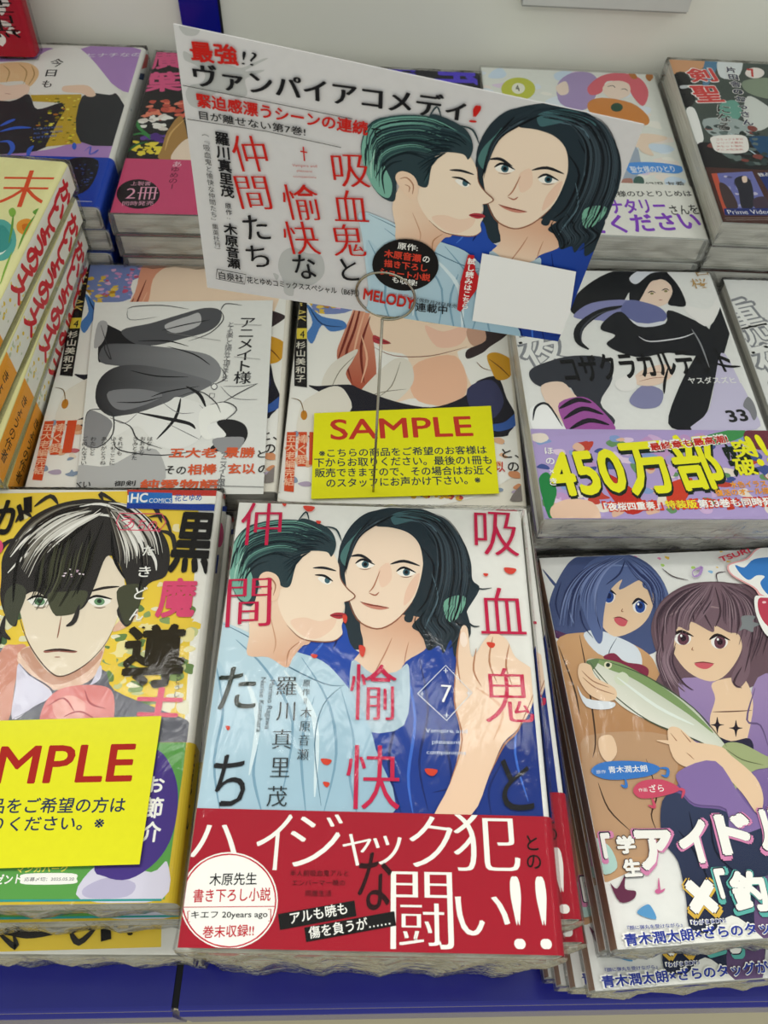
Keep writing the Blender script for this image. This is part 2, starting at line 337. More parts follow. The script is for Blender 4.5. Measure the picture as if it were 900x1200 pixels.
PRINT['J']=[
('q','#f3d24a',[120,1843,840,1865,1181,1851,1264,1075,1294,598,284,603]),
('q','#f4f2ea',[1171,1851,1289,1852,1295,587,1241,587]),
('k',['#f0eccf','#8fa86a','#f3d24a','#6e8c50','#f6e9a8','#cfd39a'],[794,1232,1237,710],90,40,3),
('k',['#f6e9b8','#eed26a','#e0a070'],[85,1779,1176,1233],30,26,4),
('k',['#7d9a68','#e8e4c0','#53724c'],[204,1231,498,877],24,40,5),
('p','#6d6e78',[244,950,464,1024,526,950,609,877,848,925,921,828,1146,734,1263,676,1280,532,302,538]),
('p','#d99a86',[401,999,461,1037,509,1024,498,877,508,691,416,669]),
('p','#eccab4',[498,1024,526,901,664,829,802,864,841,949,812,1075]),
('p','#cf9f88',[509,1024,526,950,659,853,793,912,826,1024]),
('p','#dcd9ea',[492,950,548,901,668,811,602,759,523,702,503,853]),
('p','#dcd9ea',[842,943,852,876,775,828,705,793,807,840]),
('l','#55556a',6,[494,950,551,898,668,810,525,702]),
('p','#e58f8c',[637,747,686,829,804,852,909,828,940,712,919,644,670,645]),
('p','#f2b5ac',[676,770,735,805,809,770,802,689,712,701]),
('l','#b85a5e',8,[657,759,716,793,771,735]),
('l','#b85a5e',8,[798,828,831,770,901,746]),
('l','#b85a5e',8,[732,712,793,735,865,701]),
('p','#f0e2cc',[415,1285,419,1481,536,1569,715,1541,846,1426,890,1300,871,1126,842,1024,787,949,696,893,624,913,535,1011,475,1126]),
('p','#e9bfa6',[871,1126,910,1179,947,1246,967,1192,930,1126,875,1100]),
('l','#5c4438',6,[420,1231,481,1100,549,999,636,910,696,892,777,942,841,1029,873,1126]),
('p','#fbf8f0',[464,1256,490,1269,537,1269,570,1250,539,1226,502,1226]),
('q','#6f9a72',[542,1249,542,1243,539,1238,535,1234,529,1231,522,1230,514,1231,507,1234,501,1238,497,1243,494,1249,494,1255,496,1260,501,1264,507,1267,514,1268,521,1267,529,1264,535,1260,539,1255]),
('q','#26382c',[528,1252,528,1248,527,1245,525,1243,523,1241,520,1241,516,1241,513,1243,510,1245,508,1248,507,1252,506,1255,507,1258,509,1260,512,1262,515,1262,518,1262,522,1260,525,1258,527,1255]),
('l','#1f1b1b',13,[460,1256,498,1277,572,1261]),
('l','#6c4f45',5,[500,1221,530,1217,552,1224]),
('p','#fbf8f0',[731,1256,758,1270,805,1270,837,1251,806,1227,768,1227]),
('q','#6f9a72',[809,1249,809,1244,806,1238,802,1234,796,1232,788,1231,781,1231,774,1234,768,1238,763,1244,761,1249,761,1255,764,1260,768,1265,774,1267,782,1268,789,1267,796,1265,802,1261,807,1255]),
('q','#26382c',[795,1252,795,1249,794,1246,792,1243,790,1242,786,1241,783,1242,780,1243,777,1246,775,1249,774,1252,774,1255,775,1258,777,1261,779,1262,783,1263,786,1262,789,1261,792,1258,794,1255]),
('l','#1f1b1b',13,[727,1256,766,1278,840,1262]),
('l','#6c4f45',5,[766,1221,795,1217,818,1224]),
('l','#2d2725',14,[442,1304,492,1315,555,1299]),
('l','#2d2725',14,[723,1297,791,1319,862,1327]),
('l','#9a6a56',6,[629,1178,633,1100,633,1067]),
('p','#a3685c',[590,1009,642,1016,725,1009,720,999,646,1004,597,999]),
('l','#3c2623',11,[590,1009,654,1014,726,1006]),
('l','#b08070',5,[639,979,665,979]),
('p','#33302f',[319,1368,297,1481,322,1583,382,1704,492,1782,627,1815,719,1806,813,1785,940,1708,1031,1602,1070,1498,1066,1384,993,1342,959,1246,949,1152,918,1126,870,1205,904,1286,879,1369,826,1468,775,1483,751,1341,732,1245,704,1205,648,1192,603,1178,566,1245,495,1299,442,1272,440,1178,440,1126,399,1152,341,1258]),
('p','#4b4d40',[356,1285,390,1340,448,1299,440,1178,428,1126,381,1178]),
('p','#50523f',[546,1286,615,1299,722,1300,704,1205,639,1178,589,1192]),
('p','#4b4d3a',[854,1300,920,1341,972,1314,957,1179,916,1139]),
('l','#f3f0ea',16,[338,1568,395,1643,483,1705,629,1737]),
('l','#f3f0ea',16,[333,1481,384,1583,470,1644,612,1690]),
('l','#f3f0ea',16,[341,1396,394,1481,468,1540,564,1555]),
('l','#f3f0ea',16,[598,1768,697,1784,821,1738,922,1662]),
('l','#f3f0ea',16,[657,1721,775,1707,905,1601,970,1498]),
('l','#f3f0ea',16,[808,1661,905,1601,997,1484,1019,1412]),
('l','#141212',16,[465,1554,480,1424,543,1299]),
('l','#141212',16,[574,1629,559,1453,600,1313]),
('l','#141212',16,[674,1630,694,1454,677,1286]),
('l','#141212',16,[775,1630,812,1483,879,1369]),
('l','#141212',16,[885,1571,954,1440,952,1286]),
('l','#141212',16,[381,1539,374,1410,401,1245]),
('l','#141212',16,[486,1689,405,1598,392,1438]),
('l','#141212',16,[703,1753,615,1675,591,1540]),
('l','#33302f',24,[334,1583,292,1553,268,1481]),
('l','#33302f',24,[382,1704,337,1735,313,1673]),
('l','#33302f',24,[492,1782,444,1829,381,1766]),
('l','#33302f',24,[880,1770,957,1770,1008,1677]),
('l','#33302f',24,[1002,1632,1069,1602,1096,1484]),
('l','#33302f',24,[381,1178,388,1100,432,1062]),
('l','#33302f',24,[699,1232,691,1152,661,1126]),
('h',['#161312','#26211f','#5a544c','#8f8a80','#e8e4dc'],10,34,[658,1790,508,1767,379,1658,309,1481],[726,1768,624,1629,517,1482,483,1299],6),
('h',['#161312','#26211f','#5a544c','#8f8a80','#e8e4dc'],10,30,[735,1791,854,1769,989,1632,1052,1441],[726,1768,787,1630,836,1483,843,1369],7),
('h',['#161312','#2c2a22','#5c5c48','#454634'],10,30,[462,1510,471,1410,480,1313,451,1178],[739,1691,715,1541,704,1397,645,1205],8),
('h',['#f3f0ea','#d8d4cc'],16,9,[652,1752,508,1705,396,1583,343,1438],[731,1737,641,1675,523,1569,453,1438],16),
('h',['#f3f0ea','#bdb8b0'],15,8,[754,1753,861,1723,968,1601,1009,1484],[764,1691,840,1616,894,1512,907,1426],17),
('k',['#f5e4ee','#c9a9bd'],[591,1418,728,1369],8,11,8),
('l','#33302f',20,[708,1800,686,1847,774,1791]),
('l','#33302f',15,[301,1568,271,1539,260,1480]),
('l','#33302f',18,[940,1708,1017,1708,1071,1587]),
('r','#e0506e',5,[798,1722,792,1676,814,1634,1002,1629,1029,1678,1002,1727,797,1728]),
('v','g','#e0506e','う',835.8,1722.5,9.5,-76.6,1),
('t','g','#e0506e','うちの。',843,1634,166,-14,6,68),
('t','h','#1e1c1c','黒',1068,1398,200,-8,13,344),
('t','h','#e0507a','魔',1044,1166,175,0,0,206),
('t','h','#2b2310','導',943,828,268,11,-13,302),
('t','h','#e0506e','士',1022,711,194,-6,4,130),
('t','h','#1e1c1c','か',207,1597,147,8,-11,204),
('q','#1e1c1c',[319,1816,358,1826,378,1732,341,1727]),
('q','#e0507a',[288,1536,290,1524,290,1513,287,1505,282,1500,276,1498,268,1500,261,1505,254,1513,248,1524,244,1535,242,1547,243,1558,246,1566,251,1572,257,1574,264,1572,272,1567,279,1558,285,1547]),
('q','#1e1c1c',[393,1072,395,1059,396,1047,394,1037,391,1031,387,1029,382,1031,376,1037,370,1047,365,1059,360,1072,358,1086,357,1098,358,1107,361,1114,366,1116,371,1114,377,1107,383,1098,389,1086]),
('t','b','#f6f4ee','た',942,1489,54,0,0,56),
('t','b','#f6f4ee','き',939,1375,56,0,0,57),
('t','b','#f6f4ee','ど',937,1259,57,0,0,64),
('t','b','#f6f4ee','ん',933,1152,61,0,0,59),
('v','g','#3b3b3b','くろまどうし',1187.8,973.4,-0.1,-30.2,1),
('k',['#2b1b18'],[989,1120,1003,1107],1,15,2),
('q','#c43c34',[811,1881,1286,1878,1296,1830,821,1833]),
('q','#f4f2ea',[821,1836,1296,1833,1294,1788,827,1779]),
('q','#22409c',[825,1791,1295,1782,1296,1744,828,1757]),
('q','#2f74c0',[823,1855,1037,1850,1045,1790,836,1785]),
('t','h','#f6f4ee','HC',841,1788,82,4,-3,58),
('t','g','#f6f4ee','COMICS',931,1790,108,2,-1,26),
('t','b','#2a62b4','花とゆめ',1054,1799,132,4,-1,42)]
PRINT['J_band']=[
('q','#5da04c',[476,188,367,604,1253,599,1254,500,1243,11,483,15]),
('p','#d8d4e4',[935,14,947,107,1032,144,1180,105,1235,142,1233,11]),
('p','#bdb7d2',[938,51,1021,88,1125,68,1102,22,964,19]),
('p','#4a3587',[1147,566,1212,489,1247,383,1243,240,1195,143,1102,82,1010,92,961,145,981,448,1072,556]),
('t','h','#f6f4ee','お',1117,399,70,-1,0,64),
('t','h','#f6f4ee','節',1120,301,73,-1,1,81),
('t','h','#f6f4ee','介',1123,213,74,-1,1,77),
('t','h','#e8e060','マンガパーク',677,108,190,2,0,25),
('t','h','#f6f4ee','ゼント',607,68,96,3,-1,35),
('p','#f6f4ee',[713,104,888,104,907,85,895,68,721,68,702,85]),
('t','b','#777777','応募〆切：2025.05.20',715,78,183,0,0,14),
('q','#2f9a96',[482,18,1232,13,1233,6,484,10])]
PRINT['J_spine']=[
('q','#f3f1ea',[600,-140,1815,-140,1815,-12,600,-12]),
('q','#dcbc34',[3,-140,600,-140,600,-12,3,-12]),
('q','#c43c34',[1792,108,2093,-319,2060,-343,1763,87]),
('q','#22409c',[1735,67,2023,-370,1997,-389,1715,53]),
('q','#e35a92',[1691,-121,1671,-127,1645,-120,1616,-101,1588,-72,1563,-37,1544,0,1532,38,1528,70,1532,96,1544,113,1563,118,1587,113,1614,97,1642,71,1667,37,1688,-1,1702,-39,1708,-75,1704,-103]),
('q','#22409c',[1473,44,1534,-58,1431,-58,1368,55]),
('v','h','#c8323c','かわいすぎる!',1278.7,67,-70.3,-1.1,1.3),
('v','h','#1e3a8c','5',651.3,80.6,-52.5,-10.3,1),
('v','h','#2a2408','たきどん',585.9,6.8,-80.9,-5.1,1.1),
('v','b','#2a2408','白泉社',129.1,69.7,-48.6,-1.3,1)]
PRINT['B']=[
('k',['#9ad0c8','#8fc0e8','#f0c85a','#e890b8','#b6dc70','#c8b4e0'],[18,1784,988,1614],14,14,5),
('p','#4c5a86',[294,1779,179,1761,93,1672,15,1540,-11,1425,17,1339,89,1308,190,1234,391,1210,507,1259,587,1410,613,1556,567,1696,460,1772]),
('p','#4c5a86',[4,1707,42,1614,87,1567,57,1620]),
('p','#59355e',[-4,1368,68,1337,76,1308,2,1326]),
('p',('#d3a679','#b98a60',127,1306,99,817),[-4,1299,136,1347,298,1311,432,1221,465,1099,513,993,514,818,396,568,-19,592,-34,753,-31,1022]),
('p','#caa078',[-55,708,-62,277,115,276,299,379,396,568,204,647]),
('p','#c39d7a',[9,733,11,411,173,328,246,397,345,554,429,685,419,829,70,848]),
('l','#4a3628',7,[296,728,305,578,260,493,266,428]),
('l','#4a3628',7,[60,638,82,525,153,434]),
('l','#4a3628',8,[120,1334,114,1118,92,842,60,748]),
('l','#4a3628',8,[7,1284,41,1069,40,943]),
('p','#dfe6ee',[139,1333,204,1358,299,1318,388,1251,378,1157,286,1202,190,1234]),
('l','#65707e',5,[298,1311,241,1231,282,1189]),
('p','#8a2f4a',[212,1219,267,1233,308,1187,381,1170,412,1142,390,1103,343,1119,289,1161,232,1191]),
('p','#eecfae',[256,1603,378,1658,530,1605,534,1515,482,1415,399,1348,287,1319,232,1399,231,1515]),
('q','#f7f4f2',[341,1533,337,1522,329,1511,320,1503,309,1498,298,1497,288,1499,279,1505,273,1514,271,1525,272,1537,276,1548,283,1559,293,1567,304,1572,315,1573,325,1571,334,1565,339,1556,342,1545]),
('q','#2c4f9c',[334,1531,330,1521,324,1512,317,1505,309,1501,301,1500,294,1502,288,1507,284,1514,282,1523,283,1533,286,1543,292,1552,299,1559,307,1563,316,1564,323,1562,329,1557,333,1550,335,1541]),
('q','#162454',[323,1537,321,1532,318,1528,315,1524,310,1522,306,1522,302,1523,299,1525,297,1529,296,1533,296,1538,298,1543,301,1548,305,1551,309,1553,313,1554,317,1553,320,1551,323,1547,323,1542]),
('q','#ffffff',[308,1548,307,1546,306,1544,304,1542,303,1542,301,1541,299,1542,298,1543,297,1544,297,1547,297,1549,298,1551,299,1553,301,1555,302,1556,304,1556,306,1556,307,1554,308,1553,308,1551]),
('l','#1c1c30',15,[272,1549,310,1577,348,1542]),
('q','#f7f4f2',[485,1470,480,1459,473,1449,463,1441,452,1436,441,1435,431,1437,423,1443,417,1451,415,1462,416,1474,420,1485,428,1496,437,1504,448,1508,460,1510,470,1507,478,1502,484,1493,486,1482]),
('q','#2c4f9c',[477,1468,474,1458,468,1449,461,1443,452,1438,444,1437,437,1439,431,1444,427,1451,426,1460,427,1470,431,1480,436,1489,444,1495,452,1500,460,1501,467,1499,473,1494,477,1487,479,1478]),
('q','#162454',[467,1474,465,1469,462,1465,458,1462,454,1459,450,1459,446,1460,443,1462,441,1466,440,1470,440,1475,442,1480,445,1485,449,1488,453,1490,458,1491,461,1490,465,1487,467,1484,467,1479]),
('q','#ffffff',[452,1485,451,1483,450,1481,448,1479,447,1478,445,1478,443,1479,442,1480,441,1481,441,1483,441,1486,442,1488,444,1490,445,1491,447,1492,449,1493,450,1492,451,1491,452,1489,452,1487]),
('l','#1c1c30',15,[416,1485,455,1513,492,1479]),
('p','#d4606c',[307,1410,343,1419,371,1399,351,1370,321,1377]),
('l','#7a3a38',6,[303,1415,339,1419,375,1395]),
('l','#a06a50',5,[363,1465,354,1450,364,1447]),
('p','#5f70a0',[289,1756,165,1623,162,1474,192,1303,224,1301,258,1426,314,1556,398,1627,371,1568,493,1622,495,1577,551,1529,574,1411,614,1511,582,1649,470,1756]),
('l','#7e90be',12,[198,1652,320,1708,457,1701]),
('l','#7e90be',10,[130,1579,96,1478,105,1391]),
('l','#2c3660',9,[252,1711,167,1563,147,1403,182,1317]),
('l','#2c3660',9,[354,1737,273,1618,228,1471,229,1357]),
('l','#2c3660',9,[437,1733,391,1658,310,1601]),
('l','#2c3660',9,[512,1699,524,1636,495,1577]),
('l','#2c3660',9,[85,1627,36,1510,43,1408]),
('l','#2c3660',9,[570,1603,580,1483,533,1355]),
('h',['#2f3964','#3e4a7a','#6f80b0','#8594c2'],8,30,[359,1756,205,1682,84,1552,9,1368],[441,1752,327,1676,244,1544,213,1329],9),
('h',['#2f3964','#3e4a7a','#6f80b0'],8,22,[469,1751,559,1665,591,1527,509,1314],[426,1747,469,1639,511,1584,519,1457],10),
('p','#6f5660',[700,1574,570,1498,484,1372,469,1261,479,1151,414,1049,488,994,620,1013,727,1033,795,1003,895,1037,1048,1068,1173,1425,1063,1504,949,1578,815,1592]),
('p',('#a48cba','#7c64a0',627,1038,559,559),[530,1056,617,1091,714,1073,762,979,764,829,921,1075,1055,1015,863,474,378,503,463,679,531,793]),
('p','#eecfae',[697,1060,687,983,632,885,628,788,688,666,837,899,866,1025,832,1080]),
('p','#2b2740',[623,812,700,784,789,791,778,719,653,633,607,717]),
('p','#241c28',[671,898,671,867,692,860,666,853,648,820,649,853,628,863,653,868]),
('p','#241c28',[753,879,752,848,773,840,747,833,728,801,730,834,709,844,735,849]),
('l','#6b4a40',6,[656,922,743,919,841,919]),
('l','#6d5a84',10,[891,1024,804,876,858,848,862,750]),
('p','#eecfae',[551,1326,680,1405,887,1381,904,1266,865,1185,772,1096,687,1068,599,1118,554,1215]),
('q','#f7f4f2',[660,1290,655,1279,646,1269,635,1262,622,1257,609,1256,596,1259,586,1264,579,1273,576,1283,577,1294,582,1305,591,1315,602,1322,615,1327,629,1328,641,1326,651,1320,658,1311,661,1301]),
('q','#6b4250',[649,1288,645,1277,638,1268,630,1262,621,1257,611,1256,603,1258,596,1263,592,1271,590,1280,592,1290,596,1301,603,1310,611,1317,620,1321,630,1322,638,1320,645,1315,649,1307,650,1298]),
('q','#2c1a26',[635,1291,633,1286,630,1281,626,1278,621,1276,617,1275,612,1276,609,1279,607,1283,606,1287,607,1293,609,1298,612,1302,616,1306,621,1308,626,1308,630,1307,633,1305,635,1301,636,1296]),
('q','#ffffff',[619,1304,619,1302,617,1300,616,1299,614,1298,612,1298,611,1298,610,1299,609,1301,609,1303,609,1305,610,1307,611,1309,613,1310,614,1311,616,1312,618,1311,619,1310,620,1309,620,1307]),
('l','#281a1e',16,[572,1305,621,1328,673,1298]),
('q','#f7f4f2',[834,1261,829,1251,820,1241,808,1234,795,1229,782,1228,769,1230,759,1236,753,1244,750,1255,751,1266,756,1277,765,1286,777,1294,790,1298,803,1299,816,1297,826,1291,833,1283,835,1273]),
('q','#6b4250',[823,1259,818,1249,811,1240,803,1233,793,1229,784,1228,776,1230,769,1235,765,1243,764,1252,766,1262,770,1272,777,1281,785,1288,795,1293,804,1294,813,1292,819,1287,823,1279,825,1269]),
('q','#2c1a26',[809,1263,807,1258,804,1253,799,1250,795,1248,790,1247,786,1248,783,1251,781,1254,780,1259,781,1264,783,1269,786,1274,791,1277,795,1279,800,1280,804,1279,808,1276,810,1272,810,1268]),
('q','#ffffff',[794,1276,793,1274,791,1272,790,1271,788,1270,786,1269,785,1270,784,1271,783,1272,783,1274,783,1277,784,1279,785,1281,787,1282,789,1283,790,1283,792,1283,793,1282,794,1280,794,1278]),
('l','#281a1e',16,[746,1277,795,1300,847,1269]),
('p','#d4606c',[639,1159,682,1162,731,1154,692,1130,655,1137]),
('l','#7a3a38',6,[637,1162,683,1164,733,1154]),
('l','#a06a50',5,[655,1243,646,1230,655,1226]),
('p','#7f6570',[680,1553,549,1470,490,1343,486,1178,490,1098,530,1149,569,1269,611,1351,658,1328,685,1376,773,1315,797,1349,852,1311,900,1294,883,1198,794,1082,815,1028,891,1103,939,1250,1018,1288,1039,1431,969,1554,840,1583]),
('l','#a58a90',14,[574,1411,722,1462,852,1441]),
('l','#a58a90',10,[923,1496,976,1405,962,1320]),
('l','#47343e',10,[721,1551,631,1422,587,1310]),
('l','#47343e',10,[802,1547,714,1433,698,1376]),
('l','#47343e',10,[860,1559,847,1426,795,1342]),
('l','#47343e',10,[933,1526,932,1393,887,1295]),
('l','#47343e',10,[585,1454,514,1286,504,1150]),
('l','#47343e',10,[985,1434,966,1291,866,1104]),
('l','#47343e',10,[1058,1490,1064,1343,986,1193]),
('l','#47343e',10,[861,1131,798,1055,828,1027]),
('l','#47343e',10,[779,1563,758,1445,778,1329]),
('h',['#463440','#5a4550','#8c727e','#9c848e'],8,34,[783,1578,645,1525,517,1399,479,1151],[865,1574,825,1486,763,1416,692,1355],11),
('h',['#463440','#5a4550','#8c727e','#9c848e'],8,30,[878,1573,878,1483,852,1397,848,1340],[918,1569,1026,1476,1028,1316,895,1116],12),
('h',['#463440','#5a4550','#8c727e','#9c848e'],8,20,[522,1314,467,1206,465,1099,470,1021],[592,1282,537,1175,559,1068,620,1013],13),
('p','#8a8f92',[945,1392,1011,1389,989,1361,1024,1345,985,1330,970,1305,936,1324,907,1315,931,1350]),
('p','#6f5660',[869,1589,985,1561,1045,1490,1051,1387,1158,1382,1220,1557,1064,1549,1015,1567]),
('l','#47343e',6,[881,1581,890,1634,942,1644]),
('l','#47343e',6,[617,1678,660,1630,735,1603]),
('p',('#b9c4ae','#e9e8dc',490,1098,348,938),[124,1197,184,1207,279,1175,390,1103,495,1019,573,939,622,849,669,761,640,727,556,792,448,846,339,901,244,969,187,1049,151,1116]),
('p','#86a06a',[159,1208,281,1181,412,1089,513,993,604,874,627,824,541,915,420,1023,314,1107,223,1151]),
('p','#6d875c',[123,1197,186,1207,163,1168,142,1156]),
('p','#d9dfc8',[239,1111,283,1135,309,1107,280,1070,244,1078]),
('q','#e8e4c4',[241,1172,239,1166,235,1161,230,1157,224,1155,218,1154,213,1156,208,1158,205,1163,203,1168,204,1174,206,1180,210,1185,215,1188,221,1191,227,1191,232,1190,237,1187,240,1183,242,1178]),
('q','#23302a',[233,1172,231,1169,229,1166,227,1164,223,1163,220,1162,217,1163,215,1165,213,1167,212,1170,212,1173,214,1177,216,1179,218,1182,222,1183,225,1183,228,1183,230,1181,232,1179,233,1176]),
('l','#5a6650',6,[137,1196,168,1134,205,1074]),
('l','#e9f0e8',16,[252,1110,404,960,552,865]),
('p','#a8b282',[667,773,745,769,846,704,914,688,830,658,767,650,682,608,641,554,636,634,626,716]),
('l','#6b7450',6,[665,749,723,699,811,670]),
('l','#6b7450',6,[646,727,664,667,648,576]),
('l','#4c5844',6,[125,1199,200,1048,350,895,555,789,641,727]),
('l','#4c5844',6,[184,1207,391,1108,574,941,671,761]),
('p','#eecfae',[90,1185,139,1176,151,1116,227,1059,222,1008,164,999,98,1041,70,1120]),
('l','#a97a5c',6,[89,1119,140,1064,220,1028]),
('l','#a97a5c',6,[91,1152,135,1097,203,1063]),
('p','#e4e9ee',[56,1081,86,1016,211,990,180,960,78,978]),
('p','#eecfae',[424,847,476,857,531,793,610,729,596,683,474,678,416,728]),
('l','#a97a5c',6,[433,835,473,760,508,711]),
('l','#a97a5c',6,[484,844,525,769,559,720]),
('p','#eecfae',[104,829,164,838,172,765,126,721,96,758]),
('p','#eecfae',[364,807,451,767,530,703,611,652,677,557,718,466,763,529,758,620,680,718,622,769]),
('p','#8d74ad',[422,663,601,699,670,535,741,464,928,657,826,373,573,377,587,495,455,525,415,594]),
('p',('#36405e','#252c46',432,526,460,16),[319,544,398,573,452,514,583,484,588,387,834,394,681,-35,551,29,317,44,317,159,322,299,280,395]),
('p','#6a527c',[630,199,769,210,681,-35,554,-27]),
('l','#161b30',10,[423,494,417,314,436,151]),
('l','#161b30',10,[514,489,490,330,570,223]),
('l','#161b30',10,[356,422,401,335,405,273]),
('p','#b8d8d0',[-22,413,49,377,64,294,-7,278]),
('p','#6a2f4c',[22,236,45,215,89,262,78,213,119,201,101,172,45,166]),
('p','#5f9fd0',[150,150,169,139,175,95,105,122]),
('l','#d06a9a',10,[225,244,217,195,241,203]),
('q','#d06a9a',[223,194,222,191,219,189,216,187,212,186,208,186,204,187,201,188,198,190,197,193,197,196,198,198,201,201,204,202,208,204,212,204,216,203,220,202,222,199,223,197]),
('p','#f0efe8',[293,36,378,31,484,90,570,18,576,-29,270,-9]),
('p','#3f7fcc',[37,685,103,723,268,716,346,683,276,650,109,646]),
('t','b','#f6f4ee','青木潤太朗',115,673,173,-3,1,30),
('t','g','#f6f4ee','原作',59,674,43,0,0,15),
('l','#3f7fcc',14,[344,683,378,677,366,647,343,653]),
('l','#3f7fcc',14,[181,649,177,613,155,621]),
('p','#d0506c',[203,595,248,631,343,633,409,588,325,564,230,560]),
('t','b','#f6f4ee','ざら',275,582,64,1,0,32),
('t','g','#f6f4ee','作画',227,587,38,0,0,15),
('l','#d0506c',14,[390,589,424,583,406,550]),
('l','#d0506c',14,[277,562,279,522,253,530]),
('t','H','#d98ab4','「',5,310,69,-2,4,128),
('t','H','#2b2438','「',13,326,49,-1,2,110),
('t','H','#f6f4ee','「',18,329,40,0,1,101),
('t','H','#2b2438','学',77,342,85,-1,1,76),
('t','H','#f6f4ee','学',81,344,78,-1,0,70),
('t','H','#2b2438','生',83,252,82,-1,1,74),
('t','H','#f6f4ee','生',87,255,75,-1,1,68),
('t','H','#d98ab4','ア',142,257,185,-9,9,185),
('t','H','#2b2438','ア',150,273,165,-8,8,166),
('t','H','#f6f4ee','ア',155,276,157,-8,8,158),
('t','H','#d98ab4','イ',330,268,162,0,0,199),
('t','H','#2b2438','イ',338,283,143,2,-2,180),
('t','H','#f6f4ee','イ',344,287,134,2,-3,172),
('t','H','#d98ab4','ド',501,292,178,-5,5,191),
('t','H','#2b2438','ド',511,308,159,-3,4,172),
('t','H','#f6f4ee','ド',516,312,150,-3,3,164),
('t','H','#d98ab4','ル',676,298,179,0,0,194),
('t','H','#2b2438','ル',686,314,159,1,-1,175),
('t','H','#f6f4ee','ル',692,318,150,1,-2,166),
('t','H','#d8b04a','×',305,86,147,-5,6,152),
('t','H','#2b2438','×',314,101,128,-4,4,134),
('t','H','#f6f4ee','×',319,104,119,-4,4,126),
('t','H','#5fb0a8','「',444,131,73,-1,1,139),
('t','H','#2b2438','「',453,147,53,1,-1,121),
('t','H','#f6f4ee','「',458,150,45,1,-3,113),
('t','H','#5fb0a8','釣',489,80,173,-7,7,178),
('t','H','#2b2438','釣',498,95,154,-6,6,160),
('t','H','#f6f4ee','釣',504,99,146,-5,6,152),
('t','H','#f4f3ee','青木潤太朗×ざらのタッグが描く',22,5,819,10,-1,54),
('t','h','#2c3c96','青木潤太朗×ざらのタッグが描く',30,8,808,10,-1,45),
('t','b','#2c3c96','『顔に弾丸を受けながら』',51,64,221,-3,0,15),
('t','H','#f4f3ee','『わがままDIY』',307,61,148,2,0,23),
('t','b','#2c3c96','『わがままDIY』',312,63,140,3,0,17),
('p','#e8a8a8',[949,1662,981,1688,1067,1711,1133,1762,1217,1793,1275,1784,1170,1482,1071,1487,1047,1539,963,1609]),
('p','#f4f3ee',[958,1662,985,1681,1071,1704,1136,1755,1213,1783,1272,1777,1172,1488,1081,1499,1055,1545,970,1615]),
('p','#3f7fc8',[995,1674,1038,1658,1101,1702,1189,1712,1247,1702,1170,1482,1110,1498,1091,1563,1127,1601,1088,1609,1039,1585,1008,1620]),
('p','#f4f3ee',[1034,1482,1073,1493,1161,1457,1097,1274,1030,1278,1013,1383]),
('p','#c04458',[1048,1469,1082,1483,1159,1451,1106,1298,1048,1332,1031,1400]),
('q','#f4c8cc',[1086,1457,1085,1455,1083,1453,1080,1452,1077,1451,1074,1451,1071,1451,1068,1452,1066,1454,1065,1456,1066,1458,1067,1460,1069,1461,1072,1463,1075,1463,1078,1463,1081,1463,1084,1462,1086,1460,1086,1459]),
('t','h','#c8384c','TSURI',929,1694,173,50,-8,29),
('l','#b090c8',14,[762,1645,763,1618,796,1630,819,1669,800,1663,780,1657,762,1645])]
